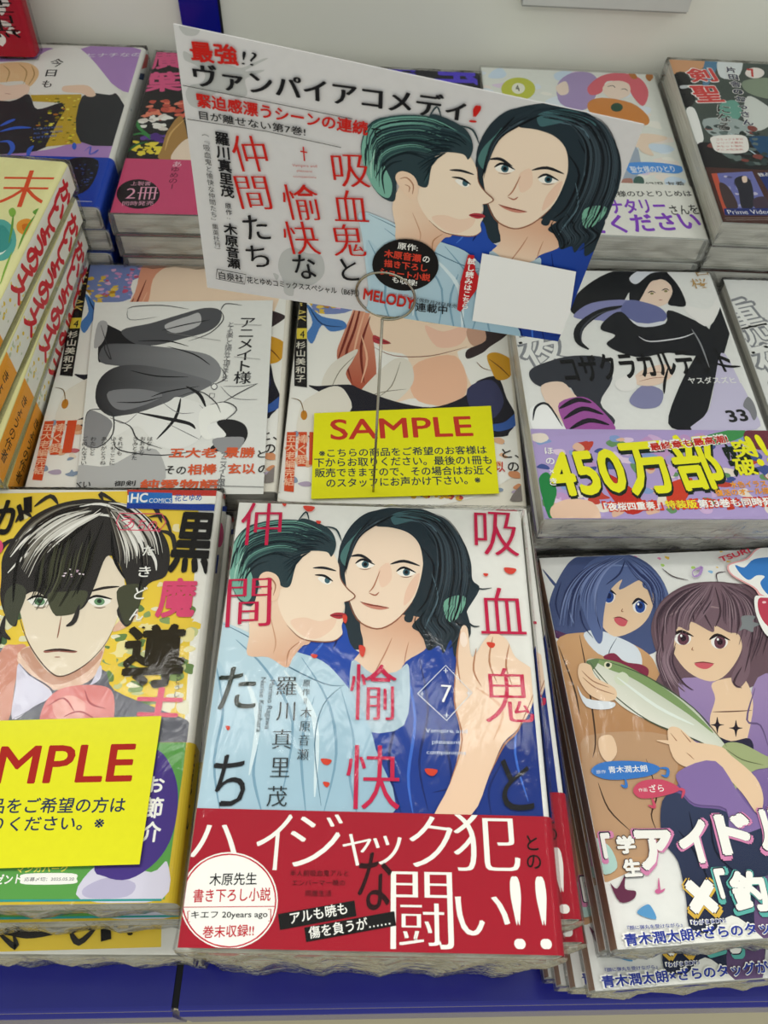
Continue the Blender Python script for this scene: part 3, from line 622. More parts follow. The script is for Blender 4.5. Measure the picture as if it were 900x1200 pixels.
PRINT['C']=[
('v','H','#8e9096','重四夜',1.5,1599,55.1,-181.4,1.5),
('v','b','#f0f0ee','重四夜',1.5,1599,55.1,-181.4,1.4),
('p','#1d1f24',[409,1607,578,1768,758,1853,950,1895,1004,1804,1048,1672,1048,1518,947,1541,908,1695,758,1666,609,1435,463,1395,351,1455]),
('p','#8d8fc0',[364,1430,486,1532,703,1562,794,1488,695,1338,513,1384,394,1394]),
('p','#f1d8c6',[748,1614,841,1720,956,1749,1002,1671,971,1567,887,1510,802,1526]),
('l','#332a30',9,[842,1626,870,1642,889,1627]),
('q','#8a8452',[877,1622,876,1619,873,1616,871,1613,867,1612,864,1611,861,1612,858,1613,856,1615,855,1618,855,1621,856,1625,859,1627,861,1630,865,1631,868,1632,871,1631,874,1630,876,1628,877,1625]),
('l','#332a30',9,[931,1649,960,1665,978,1650]),
('q','#8a8452',[966,1644,965,1641,963,1638,960,1636,956,1634,953,1634,950,1634,947,1635,945,1638,944,1641,944,1644,945,1647,948,1650,951,1652,954,1654,957,1655,961,1654,963,1653,965,1650,966,1648]),
('l','#b0625c',6,[895,1566,920,1566]),
('p','#1d1f24',[740,1666,802,1799,942,1857,1004,1804,938,1749,877,1721,797,1589,746,1512,716,1537]),
('p','#1d1f24',[991,1777,1042,1646,1037,1530,944,1528,997,1645]),
('p','#dfe1ea',[754,1758,847,1841,963,1868,990,1825,894,1801,787,1703]),
('l','#1d1f24',50,[676,1511,526,1458,388,1333,357,1214,406,1149]),
('l','#4a4c55',10,[654,1490,504,1433,391,1309,372,1191]),
('p','#6f75a8',[653,1485,721,1562,870,1514,916,1440,877,1378,770,1364,672,1399]),
('p','#e4e6ee',[659,1423,751,1359,887,1385,886,1342,742,1315,633,1374]),
('p','#202228',[550,1397,649,1460,730,1339,892,1366,933,1478,1058,1406,1142,1322,1130,1133,988,1108,857,1129,698,1092,587,1125,515,1193,578,1264,501,1311]),
('p','#202228',[1142,1322,1251,1547,1321,1678,1321,1473,1216,1204,1079,929,966,673,861,566,745,609,870,883,1027,1131]),
('p','#f2f0ee',[1048,1518,1185,1495,1287,1651,1285,1573,1148,1346,1049,1443]),
('p','#cfc9e4',[1164,1133,1212,931,1236,717,1212,573,861,566,993,714]),
('p','#3a3d46',[50,982,158,1050,314,1098,495,1078,500,922,405,750,463,627,390,566,280,666,261,854,132,852,56,894]),
('p','#f1d8c6',[102,873,219,897,284,790,391,667,418,546,230,545,154,665,104,767]),
('p','#a85aa8',[181,747,316,791,398,708,449,547,227,525,180,624]),
('l','#26222c',32,[175,706,280,769,357,749]),
('l','#26222c',32,[189,634,303,707,407,667]),
('l','#26222c',32,[210,564,321,626,426,596]),
('p','#fafafa',[17,704,115,726,164,624,184,544,28,543]),
('l','#2a2c32',15,[23,623,50,715,116,736,174,584]),
('p','#8f8fb6',[594,815,672,881,762,839,723,732,622,711,566,752]),
('p','#f1d8c6',[615,923,697,1002,838,1037,838,948,738,881,640,880]),
('l','#b07c68',5,[653,946,742,978,823,970]),
('l','#b07c68',5,[645,906,733,934,816,939]),
('p','#f2f0ee',[513,900,624,967,619,858,534,836]),
('l','#e8e8ee',10,[713,1255,774,1216,952,1247,1048,1291]),
('t','h','#17171a','コザクラカルテット',241,884,967,96,-20,205),
('l','#17171a',20,[1079,1063,1171,1028,1247,1029]),
('l','#17171a',16,[833,1015,789,904,767,817]),
('l','#9a9ca2',10,[1038,1320,1061,1201,1067,1018]),
('t','b','#f4f4f2','ヤスダスズヒト',924,892,312,8,-1,50),
('t','h','#2a2a2c','33',1080,617,112,13,-10,84),
('p','#8a8a90',[1184,737,1226,801,1247,759,1243,676,1213,634,1206,696]),
('t','m','#b08a50','四',1182,1781,76,12,-13,83),
('t','m','#c09a60','桜',1128,1668,101,7,-6,87)]
PRINT['C_band']=[
('q','#b9a6d8',[8,503,1281,594,1435,575,1264,23,0,-27]),
('k',['#8fa8d8','#d8b8e0','#6f9a6a','#e8c0a8','#4a5a9a','#c84a3c','#f0e4d8','#e6d0e8','#7a4a6a','#caa0d0'],[24,504,1252,31],120,50,11),
('p','#2a8a4a',[5,239,55,276,85,168,56,62,104,-7,31,-15,6,132]),
('p','#f0cdb4',[41,62,136,115,251,97,280,11,232,-15,59,-15]),
('p','#c8342c',[340,278,459,187,508,64,414,29,336,169]),
('p','#d6452e',[657,206,786,244,726,117,630,81]),
('p','#4a9a5a',[844,491,1116,573,1116,513,928,452]),
('p','#7a3a48',[1142,553,1273,564,1235,435,1131,454]),
('t','H','#1d2a22','450万部',69,76,907,85,-35,368),
('t','h','#f2ee2a','450万部',74,93,895,89,-36,362),
('t','H','#1d2a22','突破',1012,252,133,19,-31,214),
('t','h','#f2ee2a','突',1047,373,123,8,-8,120),
('t','h','#f2ee2a','破',1028,256,113,12,-12,116),
('t','h','#f2ee2a','!!',1153,320,92,16,-34,198),
('t','H','#f4f2ee','最終章も最高潮!',605,408,436,61,-10,70),
('t','h','#c8281e','最終章も最高潮!',613,415,424,61,-7,51),
('t','H','#d8452e','「夜桜四重奏」特装版 第33巻も同時発売',299,35,922,38,-3,67),
('t','h','#f4f2ee','「夜桜四重奏」',306,42,274,11,-2,49),
('t','h','#f2e43a','特装版',613,57,160,4,-1,50),
('t','h','#f4f2ee','第33巻も同時発売',778,61,437,19,-2,51),
('t','h','#f0a03a','水色イラスト',970,183,227,12,-2,41),
('t','h','#f0a03a','復活のオール描き',882,132,317,19,-2,41),
('v','b','#f6f4ee','ほの×き',77.5,445.8,-1.3,-65.1,0.8)]
PRINT['D']=[
('p','#7f8fc4',[-66,1704,603,1719,658,1524,377,1354,16,1348,-46,1510]),
('k',['#d89ac8','#e8b8d8','#7a86c8','#c85a7a','#a8a4dc'],[131,1696,668,1430],130,22,27),
('k',['#e6c24a','#f0d060','#b88a2a'],[-48,1606,223,1328],40,26,28),
('k',['#26242c'],[-35,1370,77,1191],6,30,29),
('p',('#c88a66','#8a4a3a',445,1666,1229,1122),[373,1377,455,1593,636,1720,1265,1734,1295,1036,1195,1034,1127,1277,962,1365,737,1384,548,1369]),
('p','#f6ddc4',[521,1334,605,1429,792,1468,925,1423,1029,1321]),
('h',['#8a4030','#b8705a','#d8a078','#5a2c26'],9,34,[521,1334,574,1547,709,1647,836,1700],[1194,1056,1154,1346,979,1555,838,1675],26),
('q','#d8a02c',[1255,825,1255,804,1251,785,1244,769,1236,759,1226,756,1216,759,1206,769,1198,784,1192,803,1189,825,1189,846,1193,866,1200,881,1208,892,1218,895,1229,892,1239,882,1247,866,1252,847]),
('p','#3b5fa8',[1195,529,1261,510,1252,398,1208,416]),
('p','#f4f2ec',[-110,1500,40,1482,120,1381,320,1419,386,1640,1383,1815,1300,272,8,19]),
('p',('#e4a184','#b85a42',395,1370,276,823),[363,1751,336,1473,275,1209,248,1034,311,825,416,762,481,880,453,1245,464,1535,611,1767]),
('p','#f6ddc4',[430,1425,442,1643,611,1767,1035,1822,1218,1635,1191,1338,1119,1181,974,1123,954,1073,1017,862,1046,726,857,672,705,731,587,703,654,889,653,1056,511,1098,454,1219,424,1333]),
('p','#f3c3a4',[723,1012,936,1072,1000,861,926,698,722,710,671,867]),
('p','#f4c9b2',[761,1313,869,1268,1017,1328,975,1173,831,1140]),
('p','#b83a44',[454,1214,490,1201,559,1155,510,1142,459,1157]),
('l','#6e2a2c',8,[455,1194,509,1167,563,1150]),
('l','#3a2a28',12,[651,1385,761,1352,871,1333]),
('l','#8a5340',7,[457,1119,582,1053,794,1064,1010,1150]),
('p','#caa08a',[1016,1302,1127,1334,1152,1254,1100,1155,1029,1176]),
('p','#3a2e30',[1127,1334,1252,1290,1231,1238,1145,1158,1098,1105,1007,1051,1009,1125,1121,1206]),
('l','#7c2f24',16,[388,1585,344,1264,301,1037,345,826]),
('l','#7c2f24',16,[432,1372,386,1115,413,830]),
('l','#7c2f24',16,[338,1420,294,1185,258,1011]),
('l','#f4c0a0',12,[410,1477,364,1214,340,1015]),
('l','#f4c0a0',12,[382,1215,424,1020,396,829]),
('p','#e8e2d6',[174,817,217,960,317,1062,369,1090,338,991,307,894,347,781,212,751]),
('p','#e8e2d6',[382,737,463,879,583,1028,671,1009,695,868,637,750,553,679,418,694]),
('l','#8f8676',6,[228,774,272,916,353,1040]),
('l','#8f8676',6,[485,720,568,815,618,1006]),
('l','#8f8676',6,[417,716,518,767,654,797]),
('p','#23222c',[104,791,158,794,328,814,398,783,587,703,790,669,961,744,1033,840,1070,888,1176,917,1218,758,1260,626,1219,516,1084,467,134,421,216,684]),
('p','#3d3f62',[998,815,1140,892,1200,734,1124,597,1025,636]),
('p','#ece6da',[69,632,129,724,243,798,314,756,338,602,85,418]),
('q','#c9862c',[111,577,111,566,109,557,106,549,101,544,95,542,90,543,84,548,80,555,76,565,75,575,75,586,76,596,80,604,85,609,90,611,96,610,101,605,106,597,109,588]),
('l','#7a5a2c',6,[92,589,65,676,13,696]),
('p','#4f82c4',[42,1456,140,1356,269,1324,290,1261,202,1230,145,1278,101,1124,61,1197,89,1301]),
('l','#27406c',10,[62,1430,144,1291,272,1272]),
('p','#d8a02c',[1123,1082,1187,1110,1272,1042,1246,921,1175,894,1144,963]),
('l','#7a4a1c',8,[1131,1058,1198,989,1246,921]),
('l','#7a4a1c',6,[1059,1030,1092,984,1144,963]),
('p','#3b5fa8',[1088,552,1190,579,1262,648,1256,561,1153,513]),
('k',['#e8b894','#b8a8c0','#d8946a','#8fa0b8','#c8707a','#f0e0cc'],[-16,455,1270,94],60,40,23),
('k',['#4a7ac0','#e0b040','#c84a4a','#e8e4dc'],[252,68,939,60],40,20,24),
('q','#1f1d1e',[-73,1957,8,1963,95,779,23,787]),
('q','#e8d24a',[0,1244,60,1248,67,1160,7,1156]),
('t','b','#1d1d20','4',24,1165,28,2,-3,60),
('v','b','#e8e2d4','杉山美和子',32.8,1140.2,4.4,-65.8,0.9),
('v','x','#e6d070','Bite Maker AK.',-19.1,1813.7,2.7,-37.9,1.3),
('q','#d8522c',[11,452,59,455,79,60,29,65]),
('q','#d8522c',[72,456,118,458,128,227,84,225]),
('q','#d8522c',[131,458,180,461,191,240,144,238]),
('v','b','#f4c8a8','五大老編完結',38,437,2.1,-56.7,1),
('v','b','#f4c8a8','捧ぐ愛',96.5,439.9,3,-68,1),
('t','b','#2a2420','と、',1168,330,91,4,-3,62),
('t','b','#c8342c','以',1129,236,48,2,-3,68),
('t','b','#2a2420','の',1193,243,60,3,-3,60),
('p','#88807c',[1189,60,1290,192,1292,76])]
PRINT['sheet']=[
('p','#29292b',[188,1171,251,1161,422,1044,429,997,318,936,257,894,220,893]),
('p','#a9a9aa',[169,1188,223,1189,225,1041,181,987]),
('p','#55565a',[314,1129,477,1193,624,1263,775,1327,871,1306,873,1205,810,1126,678,1069,532,1014,410,1022]),
('p','#b6b6b8',[557,1177,688,1257,748,1281,758,1180,627,1112]),
('p',('#5b5c60','#8c8d90',286,853,852,861),[238,1009,380,1022,565,999,719,974,845,934,914,841,901,740,809,699,628,736,408,834,239,873]),
('p',('#333336','#77787c',275,576,813,660),[251,732,319,833,449,856,648,817,864,739,840,680,703,600,572,503,461,483,348,482,264,576]),
('p','#7f8084',[319,654,476,675,612,638,562,579,427,521,350,558]),
('l','#1c1c1e',9,[411,814,565,772,742,768]),
('l','#1c1c1e',9,[556,618,638,658,809,699]),
('l','#1c1c1e',9,[375,577,504,579,614,618]),
('l','#1c1c1e',9,[422,1044,589,1047,716,1006]),
('l','#1c1c1e',9,[547,1133,665,1179,816,1226]),
('l','#1c1c1e',9,[594,1004,753,943,852,861]),
('p','#e9e9e6',[359,464,501,503,648,580,701,619,838,563,890,469,849,322,744,258,630,284,514,410,400,336,356,390]),
('l','#29292b',24,[501,503,648,467,780,431,820,394]),
('l','#29292b',18,[717,610,705,467,625,320]),
('l','#29292b',20,[736,698,815,640,861,544]),
('l','#77777a',5,[365,464,441,428,501,503]),
('l','#77777a',5,[619,580,715,505,801,506]),
('l','#77777a',5,[823,563,890,469,849,322]),
('l','#77777a',5,[667,430,789,357,849,322]),
('l','#77777a',5,[321,1307,350,1218,502,1243]),
('l','#77777a',5,[926,700,1007,613,1139,605]),
('l','#77777a',5,[1131,723,1044,702,941,701]),
('p','#f1f1ec',[829,506,881,563,951,583,1014,527,976,470,894,432,954,395,905,322,852,358]),
('p','#efefec',[881,413,978,451,1036,433,1031,323,933,322]),
('p','#2c2c2e',[929,441,1005,461,1080,424,1100,342,1051,252,968,242,911,260,961,323,986,359]),
('p','#97979a',[919,322,1043,341,1087,324,1051,243,968,237]),
('p','#8b8b8e',[242,519,368,445,369,354,329,264,257,281,231,426]),
('p','#b4b4b4',[242,142,404,143,552,248,651,231,678,26,253,8]),
('l','#3a3a3c',7,[188,1171,294,895,238,1009,380,1022]),
('l','#3a3a3c',7,[871,1306,894,1227,827,1115,711,1048]),
('l','#3a3a3c',7,[914,841,951,761,868,700]),
('l','#3a3a3c',7,[359,464,472,409,528,319,661,258]),
('l','#3a3a3c',7,[701,619,813,660,908,583,944,507]),
('l','#3a3a3c',7,[881,563,966,584,1029,527,951,432]),
('l','#3a3a3c',7,[231,426,242,519,359,501,390,354,329,264,257,281]),
('l','#3a3a3c',7,[951,583,1047,662,1131,723]),
('l','#3a3a3c',7,[400,336,442,247,667,214,856,250]),
('l','#3a3a3c',7,[871,1306,898,1364,994,1352]),
('l','#3a3a3c',7,[321,1307,364,1331,520,1343,681,1314]),
('v','s','#2a2a2c','アニメイト様',1036.7,1252.4,1,-88.4,1.15),
('v','g','#77777a','とても楽しく描かせて頂きました',943,1205.8,0.1,-31,1.4),
('q','#55555a',[909,696,909,689,907,682,904,677,899,674,894,672,888,673,883,677,879,682,875,688,874,696,874,703,876,710,879,715,884,719,889,720,895,719,900,715,904,710,908,704]),
('q','#f1f1ee',[905,696,905,691,903,686,901,682,897,679,893,678,889,679,885,682,882,685,879,690,878,696,878,701,880,706,882,710,886,713,890,714,894,713,898,711,901,707,904,702]),
('r','#55555a',3,[873,645,899,645,899,614,873,613,873,645]),
('t','h','#d8603c','五大老',703,197,248,2,0,67),
('t','h','#d8603c','景勝',989,199,160,1,0,71),
('t','b','#2c2a2a','と、',1163,200,75,1,0,49),
('t','b','#2c2a2a','その',696,93,106,-3,1,52),
('t','h','#d8603c','相棒',812,86,149,6,-3,69),
('t','h','#d8603c','玄以',1016,92,143,4,-2,69),
('t','b','#2c2a2a','の',1172,100,58,0,0,52),
('t','h','#d8603c','純愛物語',582,-7,395,2,0,64),
('v','s','#66666a','アニメイト限定',989.6,233.7,0.1,-34.2,1.2),
('v','g','#3a3a3c','えっと',218.1,334.5,3.2,-31.9,1),
('v','g','#3a3a3c','ごめんなさい',250,334.8,4.4,-31.6,1),
('v','g','#3a3a3c','わたしと',294.3,335.1,3.5,-31.8,1),
('v','g','#3a3a3c','ありがとうね',349.8,335.6,4,-31.6,1),
('v','g','#3a3a3c','いつもここに',398.5,336,3.8,-31.6,1),
('v','g','#3a3a3c','それでも',436,336.3,3,-31.9,1),
('v','g','#3a3a3c','きみとまた',514,337,3,-31.8,1),
('v','g','#3a3a3c','おおきな',551.6,337.3,2.5,-31.9,1),
('v','g','#3a3a3c','はなし',589.2,337.6,1.7,-32.1,1),
('t','s','#222222','御うべい',159,-9,176,11,-3,47),
('t','s','#222222','御剣',452,12,106,4,-1,34),
('r','#8a8a8a',3,[960,1188,1125,1182]),
('r','#8a8a8a',3,[982,925,1134,906]),
('r','#8a8a8a',3,[581,1111,895,1051]),
('r','#8a8a8a',4,[934,19,1225,12])]
PRINT['sheet_outline']=[
('o','',[120,1363,1177,1402,1208,-29,269,-33])]
PRINT['sample1']=[
('t','b','#c0392b','SAMPLE',249,395,768,64,-12,143),
('t','b','#26324a','※こちらの商品をご希望のお客様は',195,276,889,66,-4,57),
('t','b','#26324a','下からお取りください。最後の1冊も',174,211,933,63,-4,60),
('t','b','#26324a','販売できますので、その場合はお近く',182,145,921,62,-4,59),
('t','b','#26324a','のスタッフにお声かけ下さい。※',245,83,797,59,-4,58)]
PRINT['sample1_outline']=[
('o','',[149,579,1122,681,1133,88,172,11])]
PRINT['sample2']=[
('t','b','#a8241c','SAMPLE',236,423,824,13,-2,155),
('t','b','#2a3450','※こちらの商品をご希望の方は',154,317,897,1,0,60),
('t','b','#2a3450','下からお取りください。※',216,249,764,5,0,54)]
PRINT['sample2_outline']=[
('o','',[117,678,1142,705,1137,130,218,115])]
PRINT['E']=[
('q','#2a2a2a',[-45,1854,176,1856,701,1861,803,573,-71,515,-35,717]),
('t','h','#e0608e','廣',-9,1588,215,31,-39,266),
('t','h','#e0608e','葉',-18,1298,262,32,-31,252),
('k',['#e0705a','#c85a4c','#e88a70'],[33,1214,325,992],28,40,31),
('k',['#f2efe8','#e4dcd4'],[31,1044,196,856],22,36,32),
('k',['#5a3a8a','#6a4a9c'],[75,817,214,730],10,40,33),
('k',['#e8d040','#f0dc50'],[27,721,200,575],16,36,34),
('l','#3f8a4a',25,[-34,1040,29,879,115,788]),
('l','#3f8a4a',20,[-28,781,57,817,120,756]),
('l','#2c6a3a',20,[-14,595,41,690,107,724]),
('p','#b08850',[205,667,214,856,284,1023,380,554,205,545]),
('l','#d8b070',14,[227,637,237,826,306,991]),
('p','#f0dcc8',[275,549,321,735,389,770,416,549])]
PRINT['E_band']=[
('q','#241e22',[262,184,263,153,258,122,247,95,231,72,209,54,184,43,157,38,128,41,100,50,74,65,50,87,31,113,16,142,7,174,5,206,9,236,20,265,36,289,58,307,83,319,111,324,141,322,170,312,197,296,221,273,240,246,254,216]),
('t','m','#e8a8c0','2冊',65,121,187,8,-5,123),
('t','g','#e8a8c0','上製書',76,260,118,5,-2,40),
('t','g','#e8a8c0','同時発売',58,61,181,13,-3,43),
('v','g','#5a2438','ゆめのー',318,461.3,1.7,-57.4,1),
('v','g','#f0d0dc','あ',322.4,520.9,3.4,-65.1,1)]
PRINT['F']=[
('p','#b48cc8',[-7,1735,408,1749,566,1769,675,1765,588,1623,44,1551]),
('p','#b48cc8',[863,1776,1281,1790,1310,1262,1148,1351]),
('p','#b48cc8',[336,503,619,508,892,561,1066,653,1277,671,1456,654,1481,488,358,423]),
('p','#efece8',[675,1765,863,1776,1148,1351,1230,1182,847,1200,656,1180,597,1440,594,1644]),
('p','#e8c496',[361,1548,440,1573,547,1569,625,1502,653,1403,633,1285,596,1263,558,1339,318,1307,252,1481]),
('p','#f0d3c0',[354,1328,470,1276,577,1301,627,1265,622,1150,531,1108,413,1093]),
('l','#b08a58',8,[387,1529,448,1452,460,1314]),
('l','#b08a58',8,[486,1555,562,1458,577,1301]),
('l','#b08a58',8,[575,1540,622,1422,612,1283]),
('l','#b0706a',6,[483,1181,525,1175]),
('p','#34363a',[227,1074,535,1090,626,1179,667,1134,736,1007,870,1088,915,1016,885,594,621,499,391,473]),
('q','#c8a83c',[653,1171,981,1197,1089,637,876,594,895,871,915,1016,880,1088,685,1097]),
('k',['#e0d040','#8a7a28','#c07a3a','#5a6a2c','#e8dc60'],[763,1157,1084,637],80,16,41),
('p','#34363a',[991,1169,1166,1197,1230,1182,1445,722,1456,654,1081,654]),
('p','#f0d0b8',[841,1276,878,1298,1001,1304,1071,1211,1067,1173,1027,1171,979,1207,863,1220]),
('t','s','#1d1d20','今',696,1526,88,1,-1,108),
('t','s','#1d1d20','日',698,1402,69,4,-5,85),
('t','s','#1d1d20','も',701,1265,65,3,-5,87),
('l','#3f68d0',30,[546,801,592,856,624,884]),
('l','#3f68d0',30,[561,741,647,788,744,793]),
('l','#3f68d0',30,[588,631,645,634,684,552,655,436]),
('l','#3f68d0',30,[802,599,788,556,795,474]),
('q','#3f68d0',[1065,606,1067,594,1067,584,1065,576,1063,570,1059,568,1054,570,1050,575,1045,583,1041,593,1038,604,1037,616,1037,626,1038,634,1041,640,1044,642,1049,640,1054,635,1058,627,1062,617]),
('l','#5a6ad0',10,[1124,555,1153,606,1164,523,1207,575,1187,524]),
('t','g','#5a78c8','KYOUMO KITTO',764,768,174,34,-4,21),
('t','g','#5a78c8','ALL THE MOON',775,720,173,34,-4,21),
('t','g','#5a78c8','HITORI',786,672,134,32,-5,20),
('t','b','#f0e8f4','ヒナチなの',933,1664,362,31,-4,51)]
PRINT['F_band']=[
('p','#25262e',[1049,453,1229,452,1225,169,1095,88,1059,216]),
('k',['#3a4a8a'],[1055,421,1240,192],24,12,42),
('q','#e8ecf8',[1176,42,1176,37,1175,32,1173,28,1170,25,1167,24,1163,25,1159,27,1155,31,1152,36,1151,41,1150,47,1151,52,1153,56,1156,59,1160,60,1164,59,1168,56,1171,53,1174,48]),
('r','#e8ecf8',4,[1180,47,1267,46]),
('l','#e8ecf8',7,[765,408,788,433,825,395,840,412])]
PRINT['F_spine']=[
('q','#e4e5e2',[535,-140,1815,-140,1815,-12,535,-12]),
('q','#c85a58',[1666,48,1840,-62,1705,-80,1531,0]),
('q','#3a4a6a',[1435,29,1627,-83,1551,-86,1371,21]),
('k',['#b4bcc4','#8a98a4','#d8dcdc'],[920,194,1113,-353],14,20,43)]
PRINT['G']=[
('k',['#e6eef6','#d4e4f4','#f2e8e0','#f4f2ea','#e8d8ec'],[-6,1806,1197,495],90,90,51),
('q','#c8cc50',[369,1588,362,1549,346,1512,325,1479,298,1454,268,1437,237,1430,206,1432,178,1445,155,1466,138,1495,129,1530,127,1569,134,1608,149,1646,170,1679,197,1705,228,1723,260,1731,291,1728,320,1715,343,1693,360,1663,369,1627]),
('q','#f0f0e0',[296,1589,291,1567,283,1546,272,1530,258,1519,243,1514,229,1516,217,1525,208,1540,203,1560,202,1582,206,1604,214,1625,225,1642,239,1653,254,1658,269,1655,281,1646,290,1631,295,1611]),
('t','b','#4a4a3a','4',232,1549,27,2,-6,79),
('p','#b09cc8',[535,1666,651,1822,792,1833,832,1689,765,1471,672,1343,528,1418]),
('p','#f2dfd0',[519,1628,598,1707,602,1563,539,1523]),
('p','#e0707c',[748,1647,867,1802,1014,1852,1144,1788,1174,1608,1105,1428,1049,1563,1032,1705,897,1731,837,1582,754,1540]),
('p','#f4e0d0',[857,1655,958,1743,1048,1707,1029,1562,923,1497,862,1548]),
('l','#3a2a2a',8,[887,1658,929,1675,944,1648]),
('l','#3a2a2a',8,[981,1629,1012,1639,1027,1611]),
('p','#d89050',[721,1433,828,1511,1032,1457,1121,1293,1085,1190,962,1247,742,1298]),
('p','#c07c40',[1063,1908,1083,1783,1126,1801,1095,1911]),
('p','#c07c40',[1190,1829,1267,1925,1282,1896,1210,1756]),
('q','#3a5a4a',[960,1399,956,1382,947,1366,936,1353,923,1345,910,1341,897,1343,886,1349,879,1361,875,1376,875,1393,880,1410,888,1426,899,1439,912,1448,926,1452,939,1450,949,1443,957,1431,961,1416]),
('p','#f2dcc8',[964,1020,1050,1090,1194,1068,1186,1020,1066,964,1081,841,1013,867,986,927,953,832]),
('p','#a8b4c4',[282,785,489,1049,959,988,888,532,427,472]),
('p','#5a9ce8',[884,737,1068,764,1242,731,1209,655,1050,659,903,625]),
('t','b','#f0f4fa','聖女様のひとり',905,637,290,31,-8,72),
('p','#b8877a',[822,556,895,575,877,460,816,456]),
('q','#4a6a62',[970,551,966,533,958,517,948,504,937,495,925,491,915,493,907,501,901,513,898,529,899,547,904,565,911,581,921,595,933,604,944,608,955,605,963,598,969,585,971,569]),
('t','b','#54544c','紀沢 友希',977,486,250,28,-7,58)]
PRINT['G_band']=[
('t','b','#3a3a3a','聖女様のひとりじめは',656,364,594,44,-5,62),
('t','h','#8a48c8','ナタリー',718,200,344,32,-13,143),
('t','b','#3a3a3a','さんを',1085,212,177,22,-12,94),
('t','h','#8a48c8','てください',541,-9,712,95,-23,172),
('t','h','#8a48c8','ご',497,175,152,10,-10,164)]
PRINT['H']=[
('q','#4a5450',[0,1822,780,1884,525,559,0,510]),
('p','#d8a47c',[-2,1811,259,1822,158,1647,53,1663,5,1621]),
('p','#5a86a8',[259,1822,358,1839,246,1556,173,1452]),
('p','#e0e6e8',[358,1839,526,1855,448,1623,325,1612]),
('p','#26282a',[3,1608,87,1628,110,1398,52,1229,-9,1246]),
('p','#c8ccd0',[19,1474,74,1486,68,1454,19,1438]),
('p','#f0f0ee',[0,1155,65,1195,63,895,40,808,5,784]),
('p','#8c9a86',[477,1576,688,1620,628,1372,471,1430]),
('p','#70a89a',[235,1244,356,1325,383,1211,331,1093,231,1040]),
('p','#d8dcd8',[460,1381,557,1295,587,1205,553,1067,429,968,370,1096]),
('p','#a8b4b4',[99,1073,331,1093,418,924,135,879]),
('p','#222226',[5,784,159,817,464,906,614,812,547,550,13,515]),
('p','#245078',[360,887,535,890,482,677,393,711]),
('l','#c8dce8',10,[245,932,328,747,423,631]),
('k',['#3a4a4a','#6a7a78','#8a4a44','#26302e'],[85,1006,432,571],50,40,61),
('t','H','#f4f0ee','剣',100,1513,210,28,-26,194),
('t','h','#d84a48','剣',107,1524,199,28,-24,174),
('t','H','#f4f0ee','聖',91,1260,210,27,-29,224),
('t','h','#d84a48','聖',101,1270,194,26,-27,205),
('v','h','#f4f2ee','になる',270.5,1258.8,-19.5,-102.8,1.05),
('v','b','#2a2a2c','になる',270.5,1258.8,-19.5,-102.8,1),
('v','H','#f4f2ee','片田舎のおっさん、',420.8,1759.8,-4.2,-93.2,0.9),
('v','h','#3a3c58','片田舎のおっさん、',420.8,1759.8,-4.2,-93.2,0.82),
('q','#f0e8e4',[649,1692,642,1673,631,1655,617,1639,600,1626,582,1618,564,1614,546,1614,532,1620,520,1630,512,1644,509,1661,511,1679,518,1698,529,1716,543,1732,560,1745,579,1754,597,1758,614,1757,630,1751,641,1741,649,1727,651,1710]),
('t','h','#c8403c','7',542,1627,47,4,-10,111),
('p','#f2eeea',[122,878,315,907,340,832,296,715,123,702,97,791]),
('t','g','#c03c38','コミックス累計',138,833,177,19,-2,22),
('t','g','#c03c38','シリーズ累計',130,794,176,18,-2,22),
('t','g','#c03c38','大ヒット御礼',122,756,176,18,-2,22),
('t','g','#c03c38','アニメ化決定',114,718,175,18,-2,21)]
PRINT['H_band']=[
('q','#7478b8',[26,465,288,508,312,79,24,59]),
('q','#c85a44',[26,465,63,472,52,61,24,59]),
('k',['#9a9ccc','#5a5a8c','#c8c4dc'],[82,446,262,157],20,30,62),
('p','#2c2c38',[157,412,226,457,256,381,215,154,142,134,156,298]),
('p','#eed6c4',[211,444,240,454,232,399,206,389]),
('p','#4a3a3c',[53,366,105,332,122,147,49,123]),
('p','#4a3a4a',[233,229,308,253,305,146,223,136]),
('q','#27357a',[30,122,328,147,312,79,24,59]),
('t','m','#f2f2f6','Prime Video',49,69,261,22,-4,41),
('q','#26387a',[318,495,466,514,384,93,339,311]),
('t','b','#f6f4ee','独占',321,456,74,13,-7,36),
('r','#b8a8a0',3,[18,31,329,57]),
('r','#b8a8a0',3,[20,14,325,39])]
